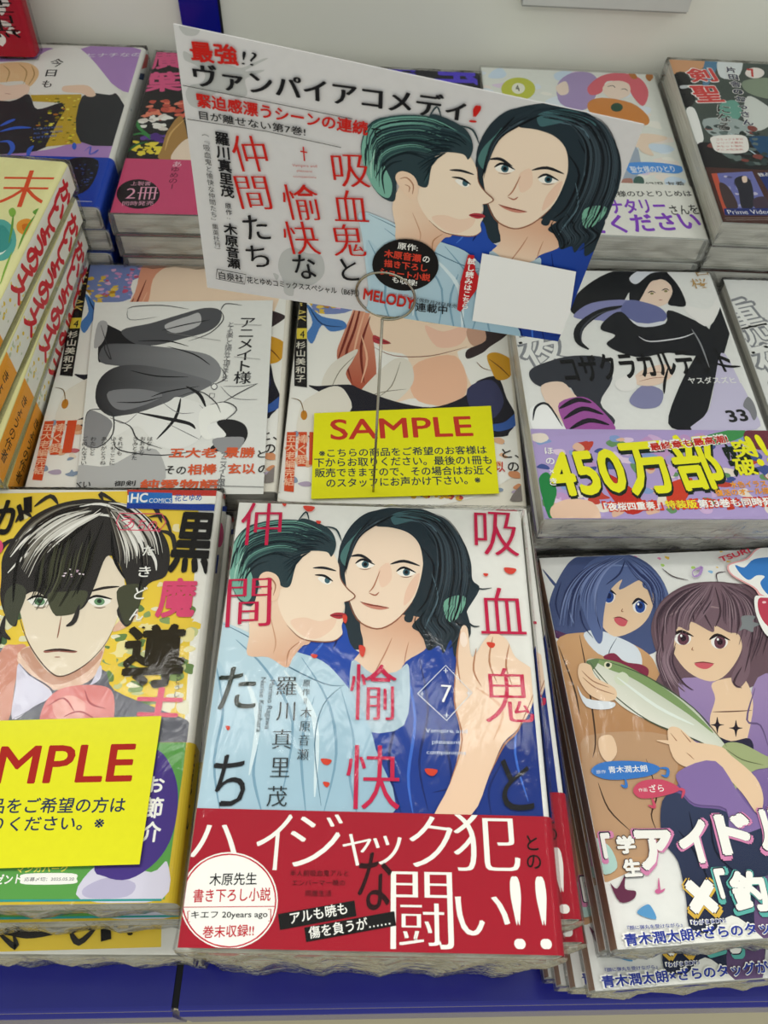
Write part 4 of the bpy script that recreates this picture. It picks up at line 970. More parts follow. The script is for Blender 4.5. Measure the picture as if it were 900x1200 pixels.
PRINT['I']=[
('t','m','#e0522c','末',1014,1348,275,30,-35,318),
('t','m','#e0522c','週',768,1312,239,36,-47,317),
('q','#5ab0a8',[1223,1101,1234,1060,1238,1021,1236,988,1228,962,1214,944,1196,937,1173,939,1149,952,1124,974,1100,1005,1079,1041,1062,1081,1050,1123,1044,1162,1046,1197,1053,1225,1067,1244,1087,1253,1110,1250,1135,1236,1161,1212,1185,1180,1206,1142]),
('q','#e8f0e8',[1186,1097,1194,1066,1198,1037,1197,1012,1191,993,1181,980,1168,974,1151,976,1134,986,1115,1002,1098,1025,1082,1052,1069,1082,1060,1113,1056,1142,1057,1168,1062,1189,1072,1203,1086,1209,1103,1206,1122,1196,1140,1178,1158,1155,1174,1127]),
('p','#3f9a94',[1075,1154,1118,1208,1201,1098,1187,1004,1122,1019]),
('p','#ec9a34',[1184,1240,1220,1274,1273,1247,1283,1175,1246,1147,1201,1179]),
('p','#d8741c',[1213,1224,1249,1234,1258,1186,1233,1178]),
('p','#8ab848',[1107,1330,1122,1352,1148,1320,1149,1280,1128,1287]),
('l','#6aa040',12,[1141,1297,1170,1190,1194,1074]),
('l','#6aa040',12,[1255,1311,1244,1199,1253,1035]),
('p','#6aa040',[1232,1333,1260,1369,1288,1338,1265,1305]),
('p','#e8b83c',[1268,812,1303,838,1322,754,1289,750]),
('l','#8ab848',10,[1231,1009,1239,897,1254,768])]
PRINT['I_spine']=[
('q','#f0efe6',[5,-190,1775,-190,1775,-12,5,-12]),
('q','#f0a63a',[5,-190,560,-190,560,-12,5,-12]),
('k',['#e8c840','#9ab870','#f0e080','#c8d0b0'],[560,-170,900,-30],26,16,3),
('v','b','#3a2a18','きょうの作者',500,-90,-70,0,1),
('v','H','#d8323c','かいしょうのイス',1700,-98,-112,0,1.3)]
PRINT['N']=[
('t','h','#5a48d0','蛍',782,1603,342,5,-6,380),
('t','h','#4a3ab4','室',398,1616,288,1,-1,332),
('t','h','#4a3ab4','夜',39,1610,263,-1,1,332)]

PRINT['M'] = [('k', ['#efe9e4', '#e2d6d2'], [700, 40, 1180, 1500], 60, 50, 3), ('k', ['#8e1222', '#5a0a18'], [700, 40, 1260, 1500], 16, 30, 4), ('v', 'm', '#1a1214', '浅井楠本薫', 1110, 1450, 0, -270, .95)]
OFF = {'g': 0, 'b': 0, 'h': 0, 'H': 0, 'm': -.013, 'n': 0, 's': -.006, 'x': 0}
ROT = set('ー（）『』「」…＝:(!)〆')
need = set()
for its in PRINT.values():
    for it in its:
        if it[0] == 't' or (it[0] == 'v' and it[1] == 'x'): need.add((it[3], OFF[it[1]]))
        elif it[0] == 'v':
            for ch in it[3]: need.add((ch, OFF[it[1]]))
GL = {}
tmp = []
for k in sorted(need):
    c = bpy.data.curves.new('t', 'FONT'); c.body = k[0]; c.size = 1; c.offset = k[1]; c.resolution_u = 3
    o = bpy.data.objects.new('t', c); COL.objects.link(o); tmp.append((k, o))
bpy.context.view_layer.update(); dg = bpy.context.evaluated_depsgraph_get()
for k, o in tmp:
    e = o.evaluated_get(dg); me = e.to_mesh(); me.calc_loop_triangles()
    GL[k] = ([(q.co.x, q.co.y) for q in me.vertices], [tuple(t.vertices) for t in me.loop_triangles]); e.to_mesh_clear()
for k, o in tmp:
    c = o.data; bpy.data.objects.remove(o); bpy.data.curves.remove(c)
def circ(r, n, a0=.4): return tuple((r*math.cos(a0+6.2832*i/n), r*math.sin(a0+6.2832*i/n)) for i in range(n))
SH = {'m': ((-.013, 0), (.013, 0)), 'n': ((-.032, 0), (.032, .0), (0, .008), (.012, -.01)), 's': ((-.016, -.008), (.018, .01)), 'b': circ(.014, 4), 'h': circ(.03, 6)+((0, 0),), 'H': circ(.055, 8)+circ(.028, 4)}
def glyphs(text, st):
    """glyph copies: list of (vertices, triangles); shifted copies thicken the strokes"""
    vs, ts = GL[(text, OFF[st])]
    return [([(x+dx, y+dy) for x, y in vs], ts) for dx, dy in SH.get(st, ((0, 0),))]
def crom(p, closed, n=4):
    m = len(p); out = []
    for i in range(m if closed else m-1):
        if closed: a, b, c, d = p[i-1], p[i], p[(i+1) % m], p[(i+2) % m]
        else: a, b, c, d = p[max(i-1, 0)], p[i], p[i+1], p[min(i+2, m-1)]
        for s in range(n):
            t = s/n; t2 = t*t; t3 = t2*t
            out.append(tuple(.5*(2*b[k]+(c[k]-a[k])*t+(2*a[k]-5*b[k]+4*c[k]-d[k])*t2+(3*b[k]-a[k]-3*c[k]+d[k])*t3) for k in (0, 1)))
    if not closed: out.append(p[-1])
    return out
def clip(poly, cp):
    for i in range(len(cp)):
        a, b = cp[i-1], cp[i]; ex, ey = b[0]-a[0], b[1]-a[1]; out = []
        for j in range(len(poly)):
            p, q = poly[j-1], poly[j]
            dp = ex*(p[1]-a[1])-ey*(p[0]-a[0]); dq = ex*(q[1]-a[1])-ey*(q[0]-a[0])
            if (dp >= 0) != (dq >= 0):
                t = dp/(dp-dq); out.append((p[0]+t*(q[0]-p[0]), p[1]+t*(q[1]-p[1])))
            if dq >= 0: out.append(q)
        poly = out
        if len(poly) < 3: return []
    return poly
def pairs(f): return [(f[i]/10, f[i+1]/10) for i in range(0, len(f), 2)]
class Printer:
    def __init__(s, cp, to3d, z0=.05, dz=.005):
        s.cp = cp; s.to = to3d; s.z = z0; s.dz = dz; s.V = []; s.F = []; s.C = []
        xs = [p[0] for p in cp]; ys = [p[1] for p in cp]; s.bb = (min(xs), max(xs), min(ys), max(ys)); s.M = None
        s.rect = len(cp) == 4 and len(set(xs)) == 2
    def face(s, pts, colf):
        if s.M:
            m = s.M; pts = [(m[0]*x+m[1]*y+m[2], m[3]*x+m[4]*y+m[5]) for x, y in pts]
        x0, x1, y0, y1 = s.bb
        if all(p[0] < x0 for p in pts) or all(p[0] > x1 for p in pts) or all(p[1] < y0 for p in pts) or all(p[1] > y1 for p in pts): return
        if not (s.rect and all(x0 <= p[0] <= x1 and y0 <= p[1] <= y1 for p in pts)):
            pts = clip(pts, s.cp)
            if len(pts) < 3: return
        ar = sum(pts[i-1][0]*pts[i][1]-pts[i][0]*pts[i-1][1] for i in range(len(pts)))
        if abs(ar) < 1e-4: return
        if ar < 0: pts = pts[::-1]
        b = len(s.V)
        for p in pts: s.V.append(s.to(p[0], p[1], s.z)); s.C.append(colf(p))
        s.F.append(tuple(range(b, b+len(pts))))
    def col(s, c):
        if isinstance(c, str): k = srgb(c); return lambda p: k
        a, b = srgb(c[0]), srgb(c[1]); x0, y0, x1, y1 = [k/10 for k in c[2:6]]
        if s.M:
            m = s.M; x0, y0, x1, y1 = m[0]*x0+m[1]*y0+m[2], m[3]*x0+m[4]*y0+m[5], m[0]*x1+m[1]*y1+m[2], m[3]*x1+m[4]*y1+m[5]
        L = (x1-x0)**2+(y1-y0)**2
        def f(p):
            t = min(1, max(0, ((p[0]-x0)*(x1-x0)+(p[1]-y0)*(y1-y0))/L)); return tuple(a[i]+(b[i]-a[i])*t for i in range(4))
        return f
    def poly(s, pts, c):
        cf = s.col(c)
        for t in tessellate_polygon([[Vector((x, y, 0)) for x, y in pts]]): s.face([pts[i] for i in t], cf)
    def ribbon(s, pts, w, c, taper):
        cf = s.col(c); n = len(pts); L = []
        for i, p in enumerate(pts):
            a, b = pts[max(i-1, 0)], pts[min(i+1, n-1)]; dx, dy = b[0]-a[0], b[1]-a[1]; l = math.hypot(dx, dy) or 1
            k = w/2*(max(.12, math.sin(math.pi*(i+.15)/(n-.7)))**.7 if taper else 1)
            L.append(((p[0]-dy/l*k, p[1]+dx/l*k), (p[0]+dy/l*k, p[1]-dx/l*k)))
        for i in range(n-1): s.face([L[i][0], L[i][1], L[i+1][1], L[i+1][0]], cf)
    def run(s, items):
        for it in items:
            s.z += s.dz; k = it[0]
            if k == 'p': s.poly(crom(pairs(it[2]), True), it[1])
            elif k == 'q': s.poly(pairs(it[2]), it[1])
            elif k == 'l': s.ribbon(crom(pairs(it[3]), False), it[2]/10, it[1], True)
            elif k == 'r': s.ribbon(pairs(it[3]), it[2]/10, it[1], False)
            elif k == 'u': s.M = it[2]; s.run(PRINT[it[1]]); s.M = None
            elif k == 'k':
                pp = pairs(it[2]); R = random.Random(it[5]); x0, x1 = min(p[0] for p in pp), max(p[0] for p in pp); y0, y1 = min(p[1] for p in pp), max(p[1] for p in pp); r = it[4]/10
                for _ in range(it[3]):
                    x, y = R.uniform(x0, x1), R.uniform(y0, y1); a0 = R.uniform(0, 6); n = R.choice((5, 6, 7)); rr = r*R.uniform(.5, 1.1); e = R.uniform(.5, 1)
                    cf = s.col(R.choice(it[1])); s.z += .0006
                    s.face(crom([(x+rr*q*math.cos(a0+6.283*i/n), y+rr*e*q*math.sin(a0+6.283*i/n)) for i in range(n) for q in (R.uniform(.45, 1.2),)], True, 3), cf)
            elif k == 't':
                G = glyphs(it[3], it[1])
                ox, oy, ux, uy, wx, wy = [q/10 for q in it[4:10]]; A_ = [p for V, T in G for p in V]
                if not A_: continue
                X0, X1 = min(p[0] for p in A_), max(p[0] for p in A_); Y0, Y1 = min(p[1] for p in A_), max(p[1] for p in A_)
                if X1-X0 < 1e-6 or Y1-Y0 < 1e-6: continue
                cf = s.col(it[2])
                for V, T in G:
                    s.z += .0015; P = [((x-X0)/(X1-X0), (y-Y0)/(Y1-Y0)) for x, y in V]; P = [(ox+ux*a+wx*b, oy+uy*a+wy*b) for a, b in P]
                    for t in T: s.face([P[i] for i in t], cf)
            elif k == 'h':
                ga, gb = crom(pairs(it[4]), False, 5), crom(pairs(it[5]), False, 5); R = random.Random(it[6]); n = it[3]
                for i in range(n):
                    f = (i+R.uniform(-.4, .4))/(n-1); a = int(R.uniform(0, .35)*len(ga)); b = int(R.uniform(.7, 1)*len(ga)); s.z += .001
                    s.ribbon([(p[0]+(q[0]-p[0])*f, p[1]+(q[1]-p[1])*f) for p, q in zip(ga, gb)][a:b], it[2]/10*R.uniform(.5, 1.2), R.choice(it[1]), True)
            elif k == 'v':
                ox, oy, dx, dy = [q/10 for q in it[4:8]]; l = math.hypot(dx, dy); up = (-dx/l, -dy/l); rt = (up[1], -up[0]); em = l*it[8]; cf = s.col(it[2])
                if it[1] == 'x':
                    V, T = glyphs(it[3], 'x')[0]; X1 = max(p[0] for p in V); n = len(it[3]); sx = l*n/X1; sy = l*it[8]*1.9
                    P = [(ox+dx/l*x*sx+rt[0]*(y-.35)*sy, oy+dy/l*x*sx+rt[1]*(y-.35)*sy) for x, y in V]
                    for t in T: s.face([P[i] for i in t], cf)
                    continue
                z0 = s.z; zm = z0
                for i, ch in enumerate(it[3]):
                    cx, cy = ox+dx*(i+.5), oy+dy*(i+.5); s.z = z0
                    for V, T in glyphs(ch, it[1]):
                        asc = ord(ch) < 256; w0 = (min(p[0] for p in V)+max(p[0] for p in V))/2 if asc and V else .5; P = []; s.z += .0015
                        for x, y in V:
                            x -= w0; y -= .38
                            if ch in ROT and ch != '!': x, y = y, -x
                            P.append((cx+rt[0]*x*em+up[0]*y*em, cy+rt[1]*x*em+up[1]*y*em))
                        for t in T: s.face([P[i] for i in t], cf)
                    zm = max(zm, s.z)
                s.z = zm
    def mesh(s, name, mat):
        me = bpy.data.meshes.new(name); me.from_pydata(s.V, [], s.F)
        ca = me.color_attributes.new('ink', 'FLOAT_COLOR', 'POINT'); ca.data.foreach_set('color', [c for q in s.C for c in q]); me.materials.append(mat); return me

# ---------------------------------------------------------------- object helpers
def empty(name, label, cat, loc=(0, 0, 0), rot=(0, 0, 0), group=None):
    o = bpy.data.objects.new(name, None); COL.objects.link(o); o.location = loc; o.rotation_euler = rot; o['label'] = label; o['category'] = cat; o.empty_display_size = .01
    if group: o['group'] = group
    return o
def link(name, me, parent=None, label=None):
    o = bpy.data.objects.new(name, me); COL.objects.link(o)
    if parent: o.parent = parent
    if label: o['label'] = label
    return o
def mesh(name, V, F, mat, smooth=False):
    me = bpy.data.meshes.new(name); me.from_pydata(V, [], F); me.materials.append(mat)
    bm = bmesh.new(); bm.from_mesh(me); bmesh.ops.recalc_face_normals(bm, faces=bm.faces); bm.to_mesh(me); bm.free()
    if smooth:
        for p in me.polygons: p.use_smooth = True
    return me
def box(x0, x1, y0, y1, z0, z1):
    return [(x0, y0, z0), (x1, y0, z0), (x1, y1, z0), (x0, y1, z0), (x0, y0, z1), (x1, y0, z1), (x1, y1, z1), (x0, y1, z1)], [(0, 1, 2, 3), (4, 5, 6, 7), (0, 1, 5, 4), (1, 2, 6, 5), (2, 3, 7, 6), (3, 0, 4, 7)]
def u_shell(W, T, y0, y1, off, th, xs=0.0, r=.003):
    # a sheet wrapped round fore-edge side open at x=xs: bottom, rounded spine at x=W, top (z=0 is the top face)
    def path(d):
        rr = r+d; p = [(xs, -T-d)]
        for i in range(7):
            a = -math.pi/2+math.pi/2*i/6; p.append((W-r+rr*math.cos(a), -T+r+rr*math.sin(a)))
        for i in range(7):
            a = math.pi/2*i/6; p.append((W-r+rr*math.cos(a), -r+rr*math.sin(a)))
        p.append((xs, d)); return p
    o, i_ = path(off), path(off-th); n = len(o); V = []
    for y in (y0, y1):
        V += [(x, y, z) for x, z in o]+[(x, y, z) for x, z in i_]
    F = []
    for k in range(n-1):
        F += [(k, k+1, 2*n+k+1, 2*n+k), (n+k, 3*n+k, 3*n+k+1, n+k+1), (k, n+k, n+k+1, k+1), (2*n+k, 2*n+k+1, 3*n+k+1, 3*n+k)]
    F += [(0, 2*n, 3*n, n), (n-1, 2*n-1, 4*n-1, 3*n-1)]
    return V, F
def wrap_meshes(W, H, T, seed):
    R = random.Random(seed); ph = [R.uniform(0, 6) for _ in range(12)]
    def loop():
        P = []; a, b = -.0011, W+.0011; t, u = .0011, -T-.0006
        nx = 26
        P += [(a+(b-a)*i/nx, t) for i in range(nx)]; P += [(b, t+(u-t)*i/4) for i in range(4)]
        P += [(b-(b-a)*i/nx, u) for i in range(nx)]; P += [(a, u-(u-t)*i/4) for i in range(4)]
        return P
    Lp = loop(); n = len(Lp); ys = [-.0008, 0, .0015, .004, .008, .014]+[.014+(H-.028)*i/14 for i in range(1, 14)]+[H-.014, H-.008, H-.004, H-.0015, H, H+.0008]
    def cr(x, y, k): return math.sin(x*420+ph[0]+3*math.sin(y*150+ph[1]))*.5+math.sin(x*910+y*300+ph[2])*.3+math.sin(x*180-y*520+ph[3])*.4
    V = []
    for y in ys:
        e = min(abs(y), abs(H-y)); k = .00018+.00035*math.exp(-e/.006)
        for x, z in Lp:
            d = cr(x+z*3, y, 0)*k; sx = 1 if x > W else (-1 if x < 0 else 0); V.append((x+sx*d*.5, y, z+(d if z > 0 else -d*.2)))
    F = [(j*n+i, j*n+(i+1) % n, (j+1)*n+(i+1) % n, (j+1)*n+i) for j in range(len(ys)-1) for i in range(n)]
    body = mesh('plastic_wrap', V, F, FILM, True)
    # creased, gathered ends
    folds = []
    for end, sgn in ((0, -1), (H, 1)):
        FV, FF = [], []; b0 = 0; rings = 5
        for j in range(rings):
            f = j/(rings-1)
            for i, (x, z) in enumerate(Lp):
                zc = -T*.55; zz = z*(1-f)+zc*f+math.sin(x*300+ph[4]+j)*.0012*math.sin(f*3.0)
                out = .0008+.0022*math.sin(f*2.4)*(.6+.5*math.sin(x*230+ph[5]+j*.9)+.25*math.sin(x*760+ph[6]))
                FV.append((min(max(x, -.001), W+.001), end+sgn*out, zz))
        FF += [(b0+j*n+i, b0+j*n+(i+1) % n, b0+(j+1)*n+(i+1) % n, b0+(j+1)*n+i) for j in range(rings-1) for i in range(n)]
        folds.append(mesh('wrap_fold', FV, FF, FOLD, True))
    return body, folds
def paper_mat(col, _c={}):
    if col not in _c: _c[col] = paper('cover_stock_'+col[1:], col)
    return _c[col]
def rect(x0, x1, y0, y1): return [(x0, y0), (x1, y0), (x1, y1), (x0, y1)]
def make_book(key, W, H, T, cover, band=None, fold=True, edge=None):
    """prototype: comic_book > pages, cover (> cover_print, spine_print), paper_band (> band_print), plastic_wrap (> wrap_fold)"""
    t = T-.0016
    root = empty('comic_book', key, 'book')
    V, F = box(.0012, W-.0022, .0012, H-.0012, -t+.0006, -.0006); link('pages', mesh('pages', V, F, PAGES), root)
    V, F = u_shell(W, t, 0, H, 0, .0005); cv = link('cover', mesh('cover', V, F, paper_mat(cover)), root)
    if key in PRINT:
        p = Printer(rect(.2, W*1000-2.6, .2, H*1000-.2), lambda x, y, z: (x/1000, y/1000, z/1000)); p.run(PRINT[key]); link('cover_print', p.mesh('cover_print', INK), cv)
    if key+'_spine' in PRINT:
        p = Printer(rect(.2, H*1000-.2, -t*1000+2, -1.5), lambda x, y, z: (W+z/1000, x/1000, y/1000), z0=.85 if band else .1); p.run(PRINT[key+'_spine']); link('spine_print', p.mesh('spine_print', INK), cv)
    if band:
        hb, bc = band; V, F = u_shell(W, t, -.0001, hb, .00075, .00025, xs=.0001); bn = link('paper_band', mesh('paper_band', V, F, paper_mat(bc)), root)
        if key+'_band' in PRINT:
            p = Printer(rect(.3, W*1000-.4, .1, hb*1000-.1), lambda x, y, z: (x/1000, y/1000, z/1000), z0=.78); p.run(PRINT[key+'_band']); link('band_print', p.mesh('band_print', INK), bn)
    if edge:
        V, F = box(.0002, .0006, .0006, H-.0006, -t+.0005, -.0005); link('cover_flap', mesh('cover_flap', V, F, paper_mat(edge)), root)
    a, b = wrap_meshes(W, H, t, len(key)*7+ord(key[0])); pw = link('plastic_wrap', a, root); [link('wrap_fold', m, pw) for m in b]
    return root
def children(o): return [c for c in bpy.data.objects if c.parent == o]
def copy_tree(o, kids, parent=None):
    c = o.copy(); COL.objects.link(c)
    if parent: c.parent = parent
    for ch in kids.get(o.name, ()): copy_tree(ch, kids, c)
    return c
ORD = ['topmost', 'second', 'third', 'fourth', 'fifth', 'sixth', 'seventh', 'bottom']
def stack(proto, desc, where, group, T, ztop, poses, H=.182):
    kids = {}
    for o in bpy.data.objects:
        if o.parent: kids.setdefault(o.parent.name, []).append(o)
    n = len(poses)
    for i, ps in enumerate(poses):
        o = proto if (i == 0 and 'used' not in proto) else copy_tree(proto, kids)
        if i == 0 and 'used' not in proto: proto['used'] = 1
        elif 'used' in o: del o['used']
        x, y, yaw = ps[:3]; o.location = (x, y, ztop-T*i); o.rotation_euler = (0, 0, math.radians(yaw))
        o['label'] = '%s, %s %s' % (desc, 'bottom' if i == n-1 else ORD[i]+(' down' if i else ''), where); o['group'] = group
def jitter(x, y, yaw, n, sx=.0012, sy=.0008, seed=1, sya=.5):
    R = random.Random(seed); return [(x, y, yaw)]+[(x+R.uniform(-sx, sx), y+R.uniform(-.0004, sy), yaw+R.uniform(-sya, sya)) for _ in range(n-1)]

# ---------------------------------------------------------------- the setting
def struct(name, V, F, mat, kind=True):
    o = link(name, mesh(name, V, F, mat)); o['kind'] = 'structure'; return o
WALLM = plain('off_white_panel', '#e9e7dd', .55, 0, 0, .03, 6)
V, F = box(-1.2, 1.4, .576, .60, -.16, 1.2); struct('wall_back', V, F, WALLM)
BLUE = plain('blue_enamel', '#0b1286', .22, 0, .1, .10, 25); DARKG = plain('dark_shade', '#0a0c14', .8)
V, F = box(-.0820, -.0552, .5715, .5775, -.10, 1.2); struct('trim_1', V, F, BLUE)
V, F = box(-.0552, -.0540, .574, .5765, -.10, 1.2); struct('trim_shadow', V, F, DARKG)  # near-black strip put in as the thin shadow beside the blue upright
t_ = empty('wall_card_holder', 'pale card holder high on the back panel, only its lower edge in view', 'holder')
V, F = box(.1535, .2665, .566, .5755, .0465, .13); link('holder_back', mesh('holder_back', V, F, plain('grey_card', '#a9a8a4', .5)), t_)
V, F = box(.1535, .2665, .5635, .566, .0485, .13); link('card_insert', mesh('card_insert', V, F, plain('pale_card', '#c9c8c4', .5)), t_)
FLOORM = plain('beige_floor_vinyl', '#c9bd9c', .4, 0, .1, .08, 8)
V, F = box(-2.5, 2.5, -2.0, .6, -1.0, -.95); struct('floor', V, F, FLOORM)

# blue metal display shelf in two sections
def shelf_section(x0, x1, label):
    root = empty('display_shelf', label, 'shelf', (0, 0, 0), (0, 0, 0), 'blue shelf sections under the books')
    yl = lambda x: -.0134+(x+.06)*.0306
    def sweep(prof):
        V = [(x, yl(x)+a, b) for x in (x0, x1) for a, b in prof]; n = len(prof)
        F = [(i, (i+1) % n, n+(i+1) % n, n+i) for i in range(n)]+[tuple(range(n)), tuple(range(n, 2*n))]; return V, F
    pr = [(.575-yl(x0), -.1212), (0, -.1212)]
    pr = [(.58, -.1212), (.0, -.1212), (-.0012, -.1215), (-.0019, -.1222), (-.0022, -.1235), (-.0022, -.1262), (-.004, -.1275), (-.004, -.128), (0, -.128), (.58, -.128)]
    V, F = sweep(pr); link('shelf_deck', mesh('shelf_deck', V, F, BLUE), root)
    pr = [(-.002, -.1282), (-.0036, -.1282), (-.0042, -.130), (-.0051, -.166), (-.0045, -.168), (-.003, -.168), (-.001, -.135)]
    V, F = sweep(pr); link('front_lip', mesh('front_lip', V, F, BLUE), root)
    if x0 > -.1:
        x1_, x0_ = x0+.0001, x0-.0033; V, F = box(x0_, x1_, yl(x0)-.0006, .57, -.18, -.1222); link('joint_gap_fill', mesh('joint_gap_fill', V, F, DARKG), root)  # black filler box added in the open gap so that it reads dark
shelf_section(-.9, -.0222, 'blue enamelled metal shelf section left of the dark joint')
shelf_section(-.0190, 1.1, 'blue enamelled metal shelf section right of the dark joint')

# ---------------------------------------------------------------- the books
A = make_book('A', .131, .182, .017, '#f0efe9', (.0453, '#ab1029'))
stack(A, 'shrink-wrapped comic of two men, red paper band', 'in the front centre stack', 'two-men comics in the front centre stack', .017, 0,
      [(0, 0, 0), (.0116, .0103, 1.4), (.016, .0044, 1.5), (.003, .002, .6), (.002, .003, .3), (.0005, .0035, .2), (.001, .003, .5)])
B = make_book('B', .128, .177, .013, '#f0f0ec', edge='#a88873')
stack(B, 'comic with two girls holding a fish', 'in the front right stack', 'girls-with-fish comics in the front right stack', .013, -.043,
      [(.1623, .0063, 4.7), (.1612, .0072, 4.6), (.1585, -.0063, 4.7), (.1537, -.0044, 4.6), (.1507, -.0028, 4.8), (.1482, .001, 4.7)])
J = make_book('J', .128, .187, .0163, '#efede6', (.0600, '#d6b832'))
stack(J, 'yellow comic with frowning dark-haired man', 'in the front left stack', 'frowning-man comics in the front left stack', .0163, -.022,
      [(-.1355, .0126, 1.8), (-.1315, .0085, 2.2), (-.0075, .1895, 180.8), (-.1365, .003, .8), (-.135, .004, .5), (-.136, .004, .6)])
C = make_book('C', .128, .182, .0175, '#f0f0ee', (.056, '#b9a6d8'))
stack(C, 'comic with black-clad girl and colourful band', 'in middle right stack', 'black-clad-girl comics in the middle right stack', .0175, -.015,
      [(.145, .188, 2), (.1445, .1915, 2)]+[(.1445+.0005*i, .1945, 2) for i in range(4)])
stack(C, 'comic with black-clad girl', 'in stack cut by the right photo edge', 'black-clad-girl comics at the right photo edge', .0175, -.018,
      [(.2785, .190, 1.2), (.279, .192, 1)]+[(.2795, .1945, 1) for i in range(3)])
D = make_book('D', .128, .1725, .018, '#efe9dc')
stack(D, 'butterfly comic', 'in stack under the small yellow sample card', 'butterfly comics under the small sample card', .018, -.03, jitter(.0134, .2035, -.3, 5, seed=3))
stack(D, 'butterfly comic', 'in stack under the black and white leaflet', 'butterfly comics under the monochrome leaflet', .018, -.03, jitter(-.1146, .2053, 2, 5, .0003, .0004, seed=4, sya=.1))
E = make_book('E', .112, .1825, .016, '#3a3638', (.0535, '#d4527c'))
stack(E, 'floral comic with pink band', 'in back stack left of promotional card', 'pink-band comics in the back row', .016, .008, jitter(-.0966, .378, 1.3, 8, seed=5))
Fb = make_book('F', .131, .182, .01625, '#e9e7e0', (.0485, '#2046b4'))
stack(Fb, 'lilac comic with fair-haired man, blue band', 'in the back left stack', 'blue-band comics in the back row', .01625, .01, jitter(-.2345, .3765, 1.5, 8, .002, .0015, seed=6, sya=.3))
G = make_book('G', .127, .185, .018, '#eceee8', (.052, '#efeee8'))
stack(G, 'pastel fantasy novel with purple lettering band', 'right of promotional card', 'pastel novels in the back row', .018, .006, jitter(.131, .378, 0, 7, seed=7))
Hb = make_book('H', .128, .182, .0175, '#cfd0c8', (.053, '#50302c'))
stack(Hb, 'dark green fantasy comic with brown band', 'in the back right corner stack', 'dark fantasy comics in the back right corner', .0175, .02, jitter(.260, .3755, -.5, 8, .0004, .001, seed=8, sya=.2))
I = make_book('I', .128, .178, .02, '#f3eeb0')
stack(I, 'pale yellow comic with red-lettered spine', 'in the tall left stack', 'pale yellow comics in the tall left stack', .02, .04,
      [(-.2515, .2085, -3.6), (-.2505, .205, -3), (-.247, .202, -1), (-.247, .2015, 0), (-.2475, .2005, 1), (-.2475, .2, 1), (-.2475, .2, 1), (-.2475, .2, 1)])
Nb = make_book('N', .112, .177, .018, '#25252c')
stack(Nb, 'black comic with violet title', 'in back stack behind promotional card', 'black violet-titled comics in the back row', .018, .006, jitter(.018, .378, 0, 7, .0005, seed=9, sya=.1))
M = make_book('M', .128, .16, .0155, '#b01c30')
M['label'] = 'red and white comic standing upright against the back panel'
M.location = (-.3069, .5335, .0125); M.rotation_euler = (math.radians(84), 0, math.radians(2))

# ---------------------------------------------------------------- leaflet and sample cards
def flat_card(name, label, cat, key, outline, loc, yaw, th, mat, inkm=INK_MATT, bend=None):
    root = empty(name, label, cat, loc, (0, 0, math.radians(yaw)))
    q = pairs(outline); n = len(q); z1 = th
    V = [(x/1000, y/1000, 0) for x, y in q]+[(x/1000, y/1000, z1) for x, y in q]
    F = [tuple(range(n))[::-1], tuple(range(n, 2*n))]+[(i, (i+1) % n, n+(i+1) % n, n+i) for i in range(n)]
    link('card_sheet', mesh('card_sheet', V, F, mat), root)
    ar = sum(q[i-1][0]*q[i][1]-q[i][0]*q[i-1][1] for i in range(n)); cp = q if ar > 0 else q[::-1]
    p = Printer(cp, lambda x, y, z: (x/1000, y/1000, z1+z/1000), z0=.03); p.run(PRINT[key]); link('card_print', p.mesh('card_print', inkm), root)
    return root
YEL = paper('yellow_card', '#e6e214', .5, .05, .01)
flat_card('sample_card', 'small yellow sample card with red lettering on the butterfly comic', 'card', 'sample1', PRINT['sample1_outline'][0][2], (.0134, .2035, -.0282), -.3, .0003, YEL)
flat_card('sample_card', 'large yellow sample card on the frowning-man comic, front left', 'card', 'sample2', PRINT['sample2_outline'][0][2], (-.1355, .0126, -.0196), 1.8, .0003, YEL)
flat_card('leaflet', 'black and white drawn leaflet lying on the left butterfly comic', 'leaflet', 'sheet', PRINT['sheet_outline'][0][2], (-.1146, .2053, -.0282), 2, .00015, paper('thin_white_paper', '#e6e6e2', .6, 0))

# ---------------------------------------------------------------- promotional card held in a wire ring stand
card_root = empty('promotional_card', 'large white promotional card with two illustrated men, tilted in a wire ring', 'card')
card_root.matrix_world = Matrix([[0.987634, 0.062773, -0.14366, -0.011171], [-0.142214, -0.026948, -0.989469, 0.235451], [-0.065983, 0.997664, -0.017688, 0.083704], [0.0, 0.0, 0.0, 1.0]])
q = [(1.14, -3.72), (147.74, 3.12), (147.96, 98.23), (-0.22, 101.97)]; TH = .0004
V = [(x/1000, y/1000, -TH) for x, y in q]+[(x/1000, y/1000, 0) for x, y in q]
link('card_board', mesh('card_board', V, [(3, 2, 1, 0), (4, 5, 6, 7)]+[(i, (i+1) % 4, 4+(i+1) % 4, 4+i) for i in range(4)], paper('white_card', '#dcd9da', .5, .1, .01)), card_root)
p = Printer(q, lambda x, y, z: (x/1000, y/1000, z/1000), z0=.03, dz=.005); p.run(PRINT['card']); link('card_print', p.mesh('card_print', INK), card_root)

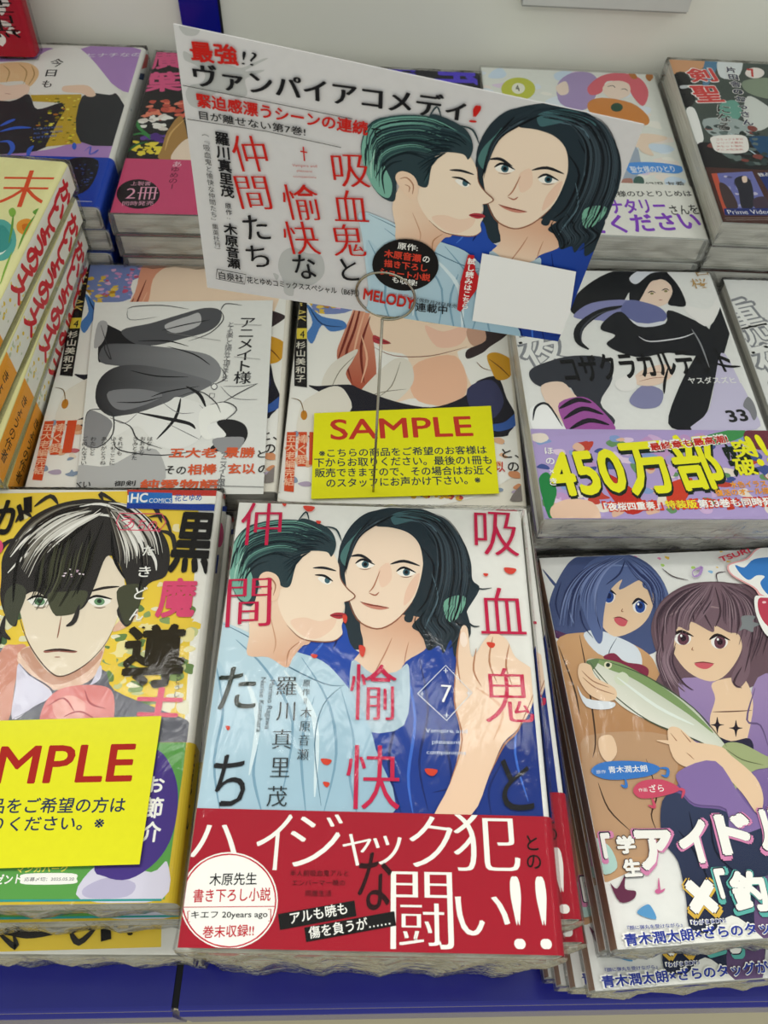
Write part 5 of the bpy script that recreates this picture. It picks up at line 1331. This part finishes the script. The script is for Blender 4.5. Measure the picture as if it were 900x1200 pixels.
STEEL = plain('polished_wire', '#a39c8e', .2, 1, 0, .05, 200)
def tube(pts, r, seg=10, closed=False):
    V, F = [], []; n = len(pts); P = [Vector(p) for p in pts]; up = Vector((.3, .2, 1)).normalized()
    for i in range(n):
        a = P[i-1] if (closed or i) else P[i]; b = P[(i+1) % n] if (closed or i < n-1) else P[i]
        t = (b-a).normalized(); s = t.cross(up)
        if s.length < 1e-3: s = t.cross(Vector((1, 0, 0)))
        s.normalize(); w = t.cross(s)
        for k in range(seg):
            an = 2*math.pi*k/seg; V.append(tuple(P[i]+s*math.cos(an)*r+w*math.sin(an)*r))
    for i in range(n if closed else n-1):
        j = (i+1) % n
        F += [(i*seg+k, i*seg+(k+1) % seg, j*seg+(k+1) % seg, j*seg+k) for k in range(seg)]
    if not closed: F += [tuple(range(seg)), tuple(range((n-1)*seg, n*seg))]
    return V, F
stand = empty('card_stand', 'thin steel wire stand whose double ring grips the promotional card', 'stand', (.0605, .199, -.1212))
MW = Matrix([[0.987634, 0.062773, -0.14366, -0.011171], [-0.142214, -0.026948, -0.989469, 0.235451], [-0.065983, 0.997664, -0.017688, 0.083704], [0.0, 0.0, 0.0, 1.0]]); off = Vector((.0605, .199, -.1212))
def on_card(x, y, z): return tuple(MW @ Vector((x/1000, y/1000, z/1000)) - off)
cx, cy, rr = 75.3, 10.6, 12.0
N_ = 72; ring = []
for i in range(2*N_+1):
    a = -math.pi/2+2*math.pi*i/N_; f = i/(2*N_); ring.append(on_card(cx+(rr-.25*f)*math.cos(a), cy+(rr-.25*f)*math.sin(a), 1.5-2.9*f))
V, F = tube(ring, .00055, 8); link('ring', mesh('ring', V, F, STEEL, True), stand)
top_ = Vector(ring[0]); V, F = tube([(0, 0, .004), tuple(top_*.5+Vector((.0004, 0, 0))), tuple(top_)], .00062, 10); link('stem', mesh('stem', V, F, STEEL, True), stand)
V, F = [], []
for z, r in ((0, .0042), (.003, .0042), (.0042, .0034), (.0046, .001)):
    V += [(r*math.cos(k*math.pi/12), r*math.sin(k*math.pi/12), z) for k in range(24)]
F = [(j*24+k, j*24+(k+1) % 24, (j+1)*24+(k+1) % 24, (j+1)*24+k) for j in range(3) for k in range(24)]+[tuple(range(24)), tuple(range(72, 96))]
link('base', mesh('base', V, F, STEEL, True), stand)
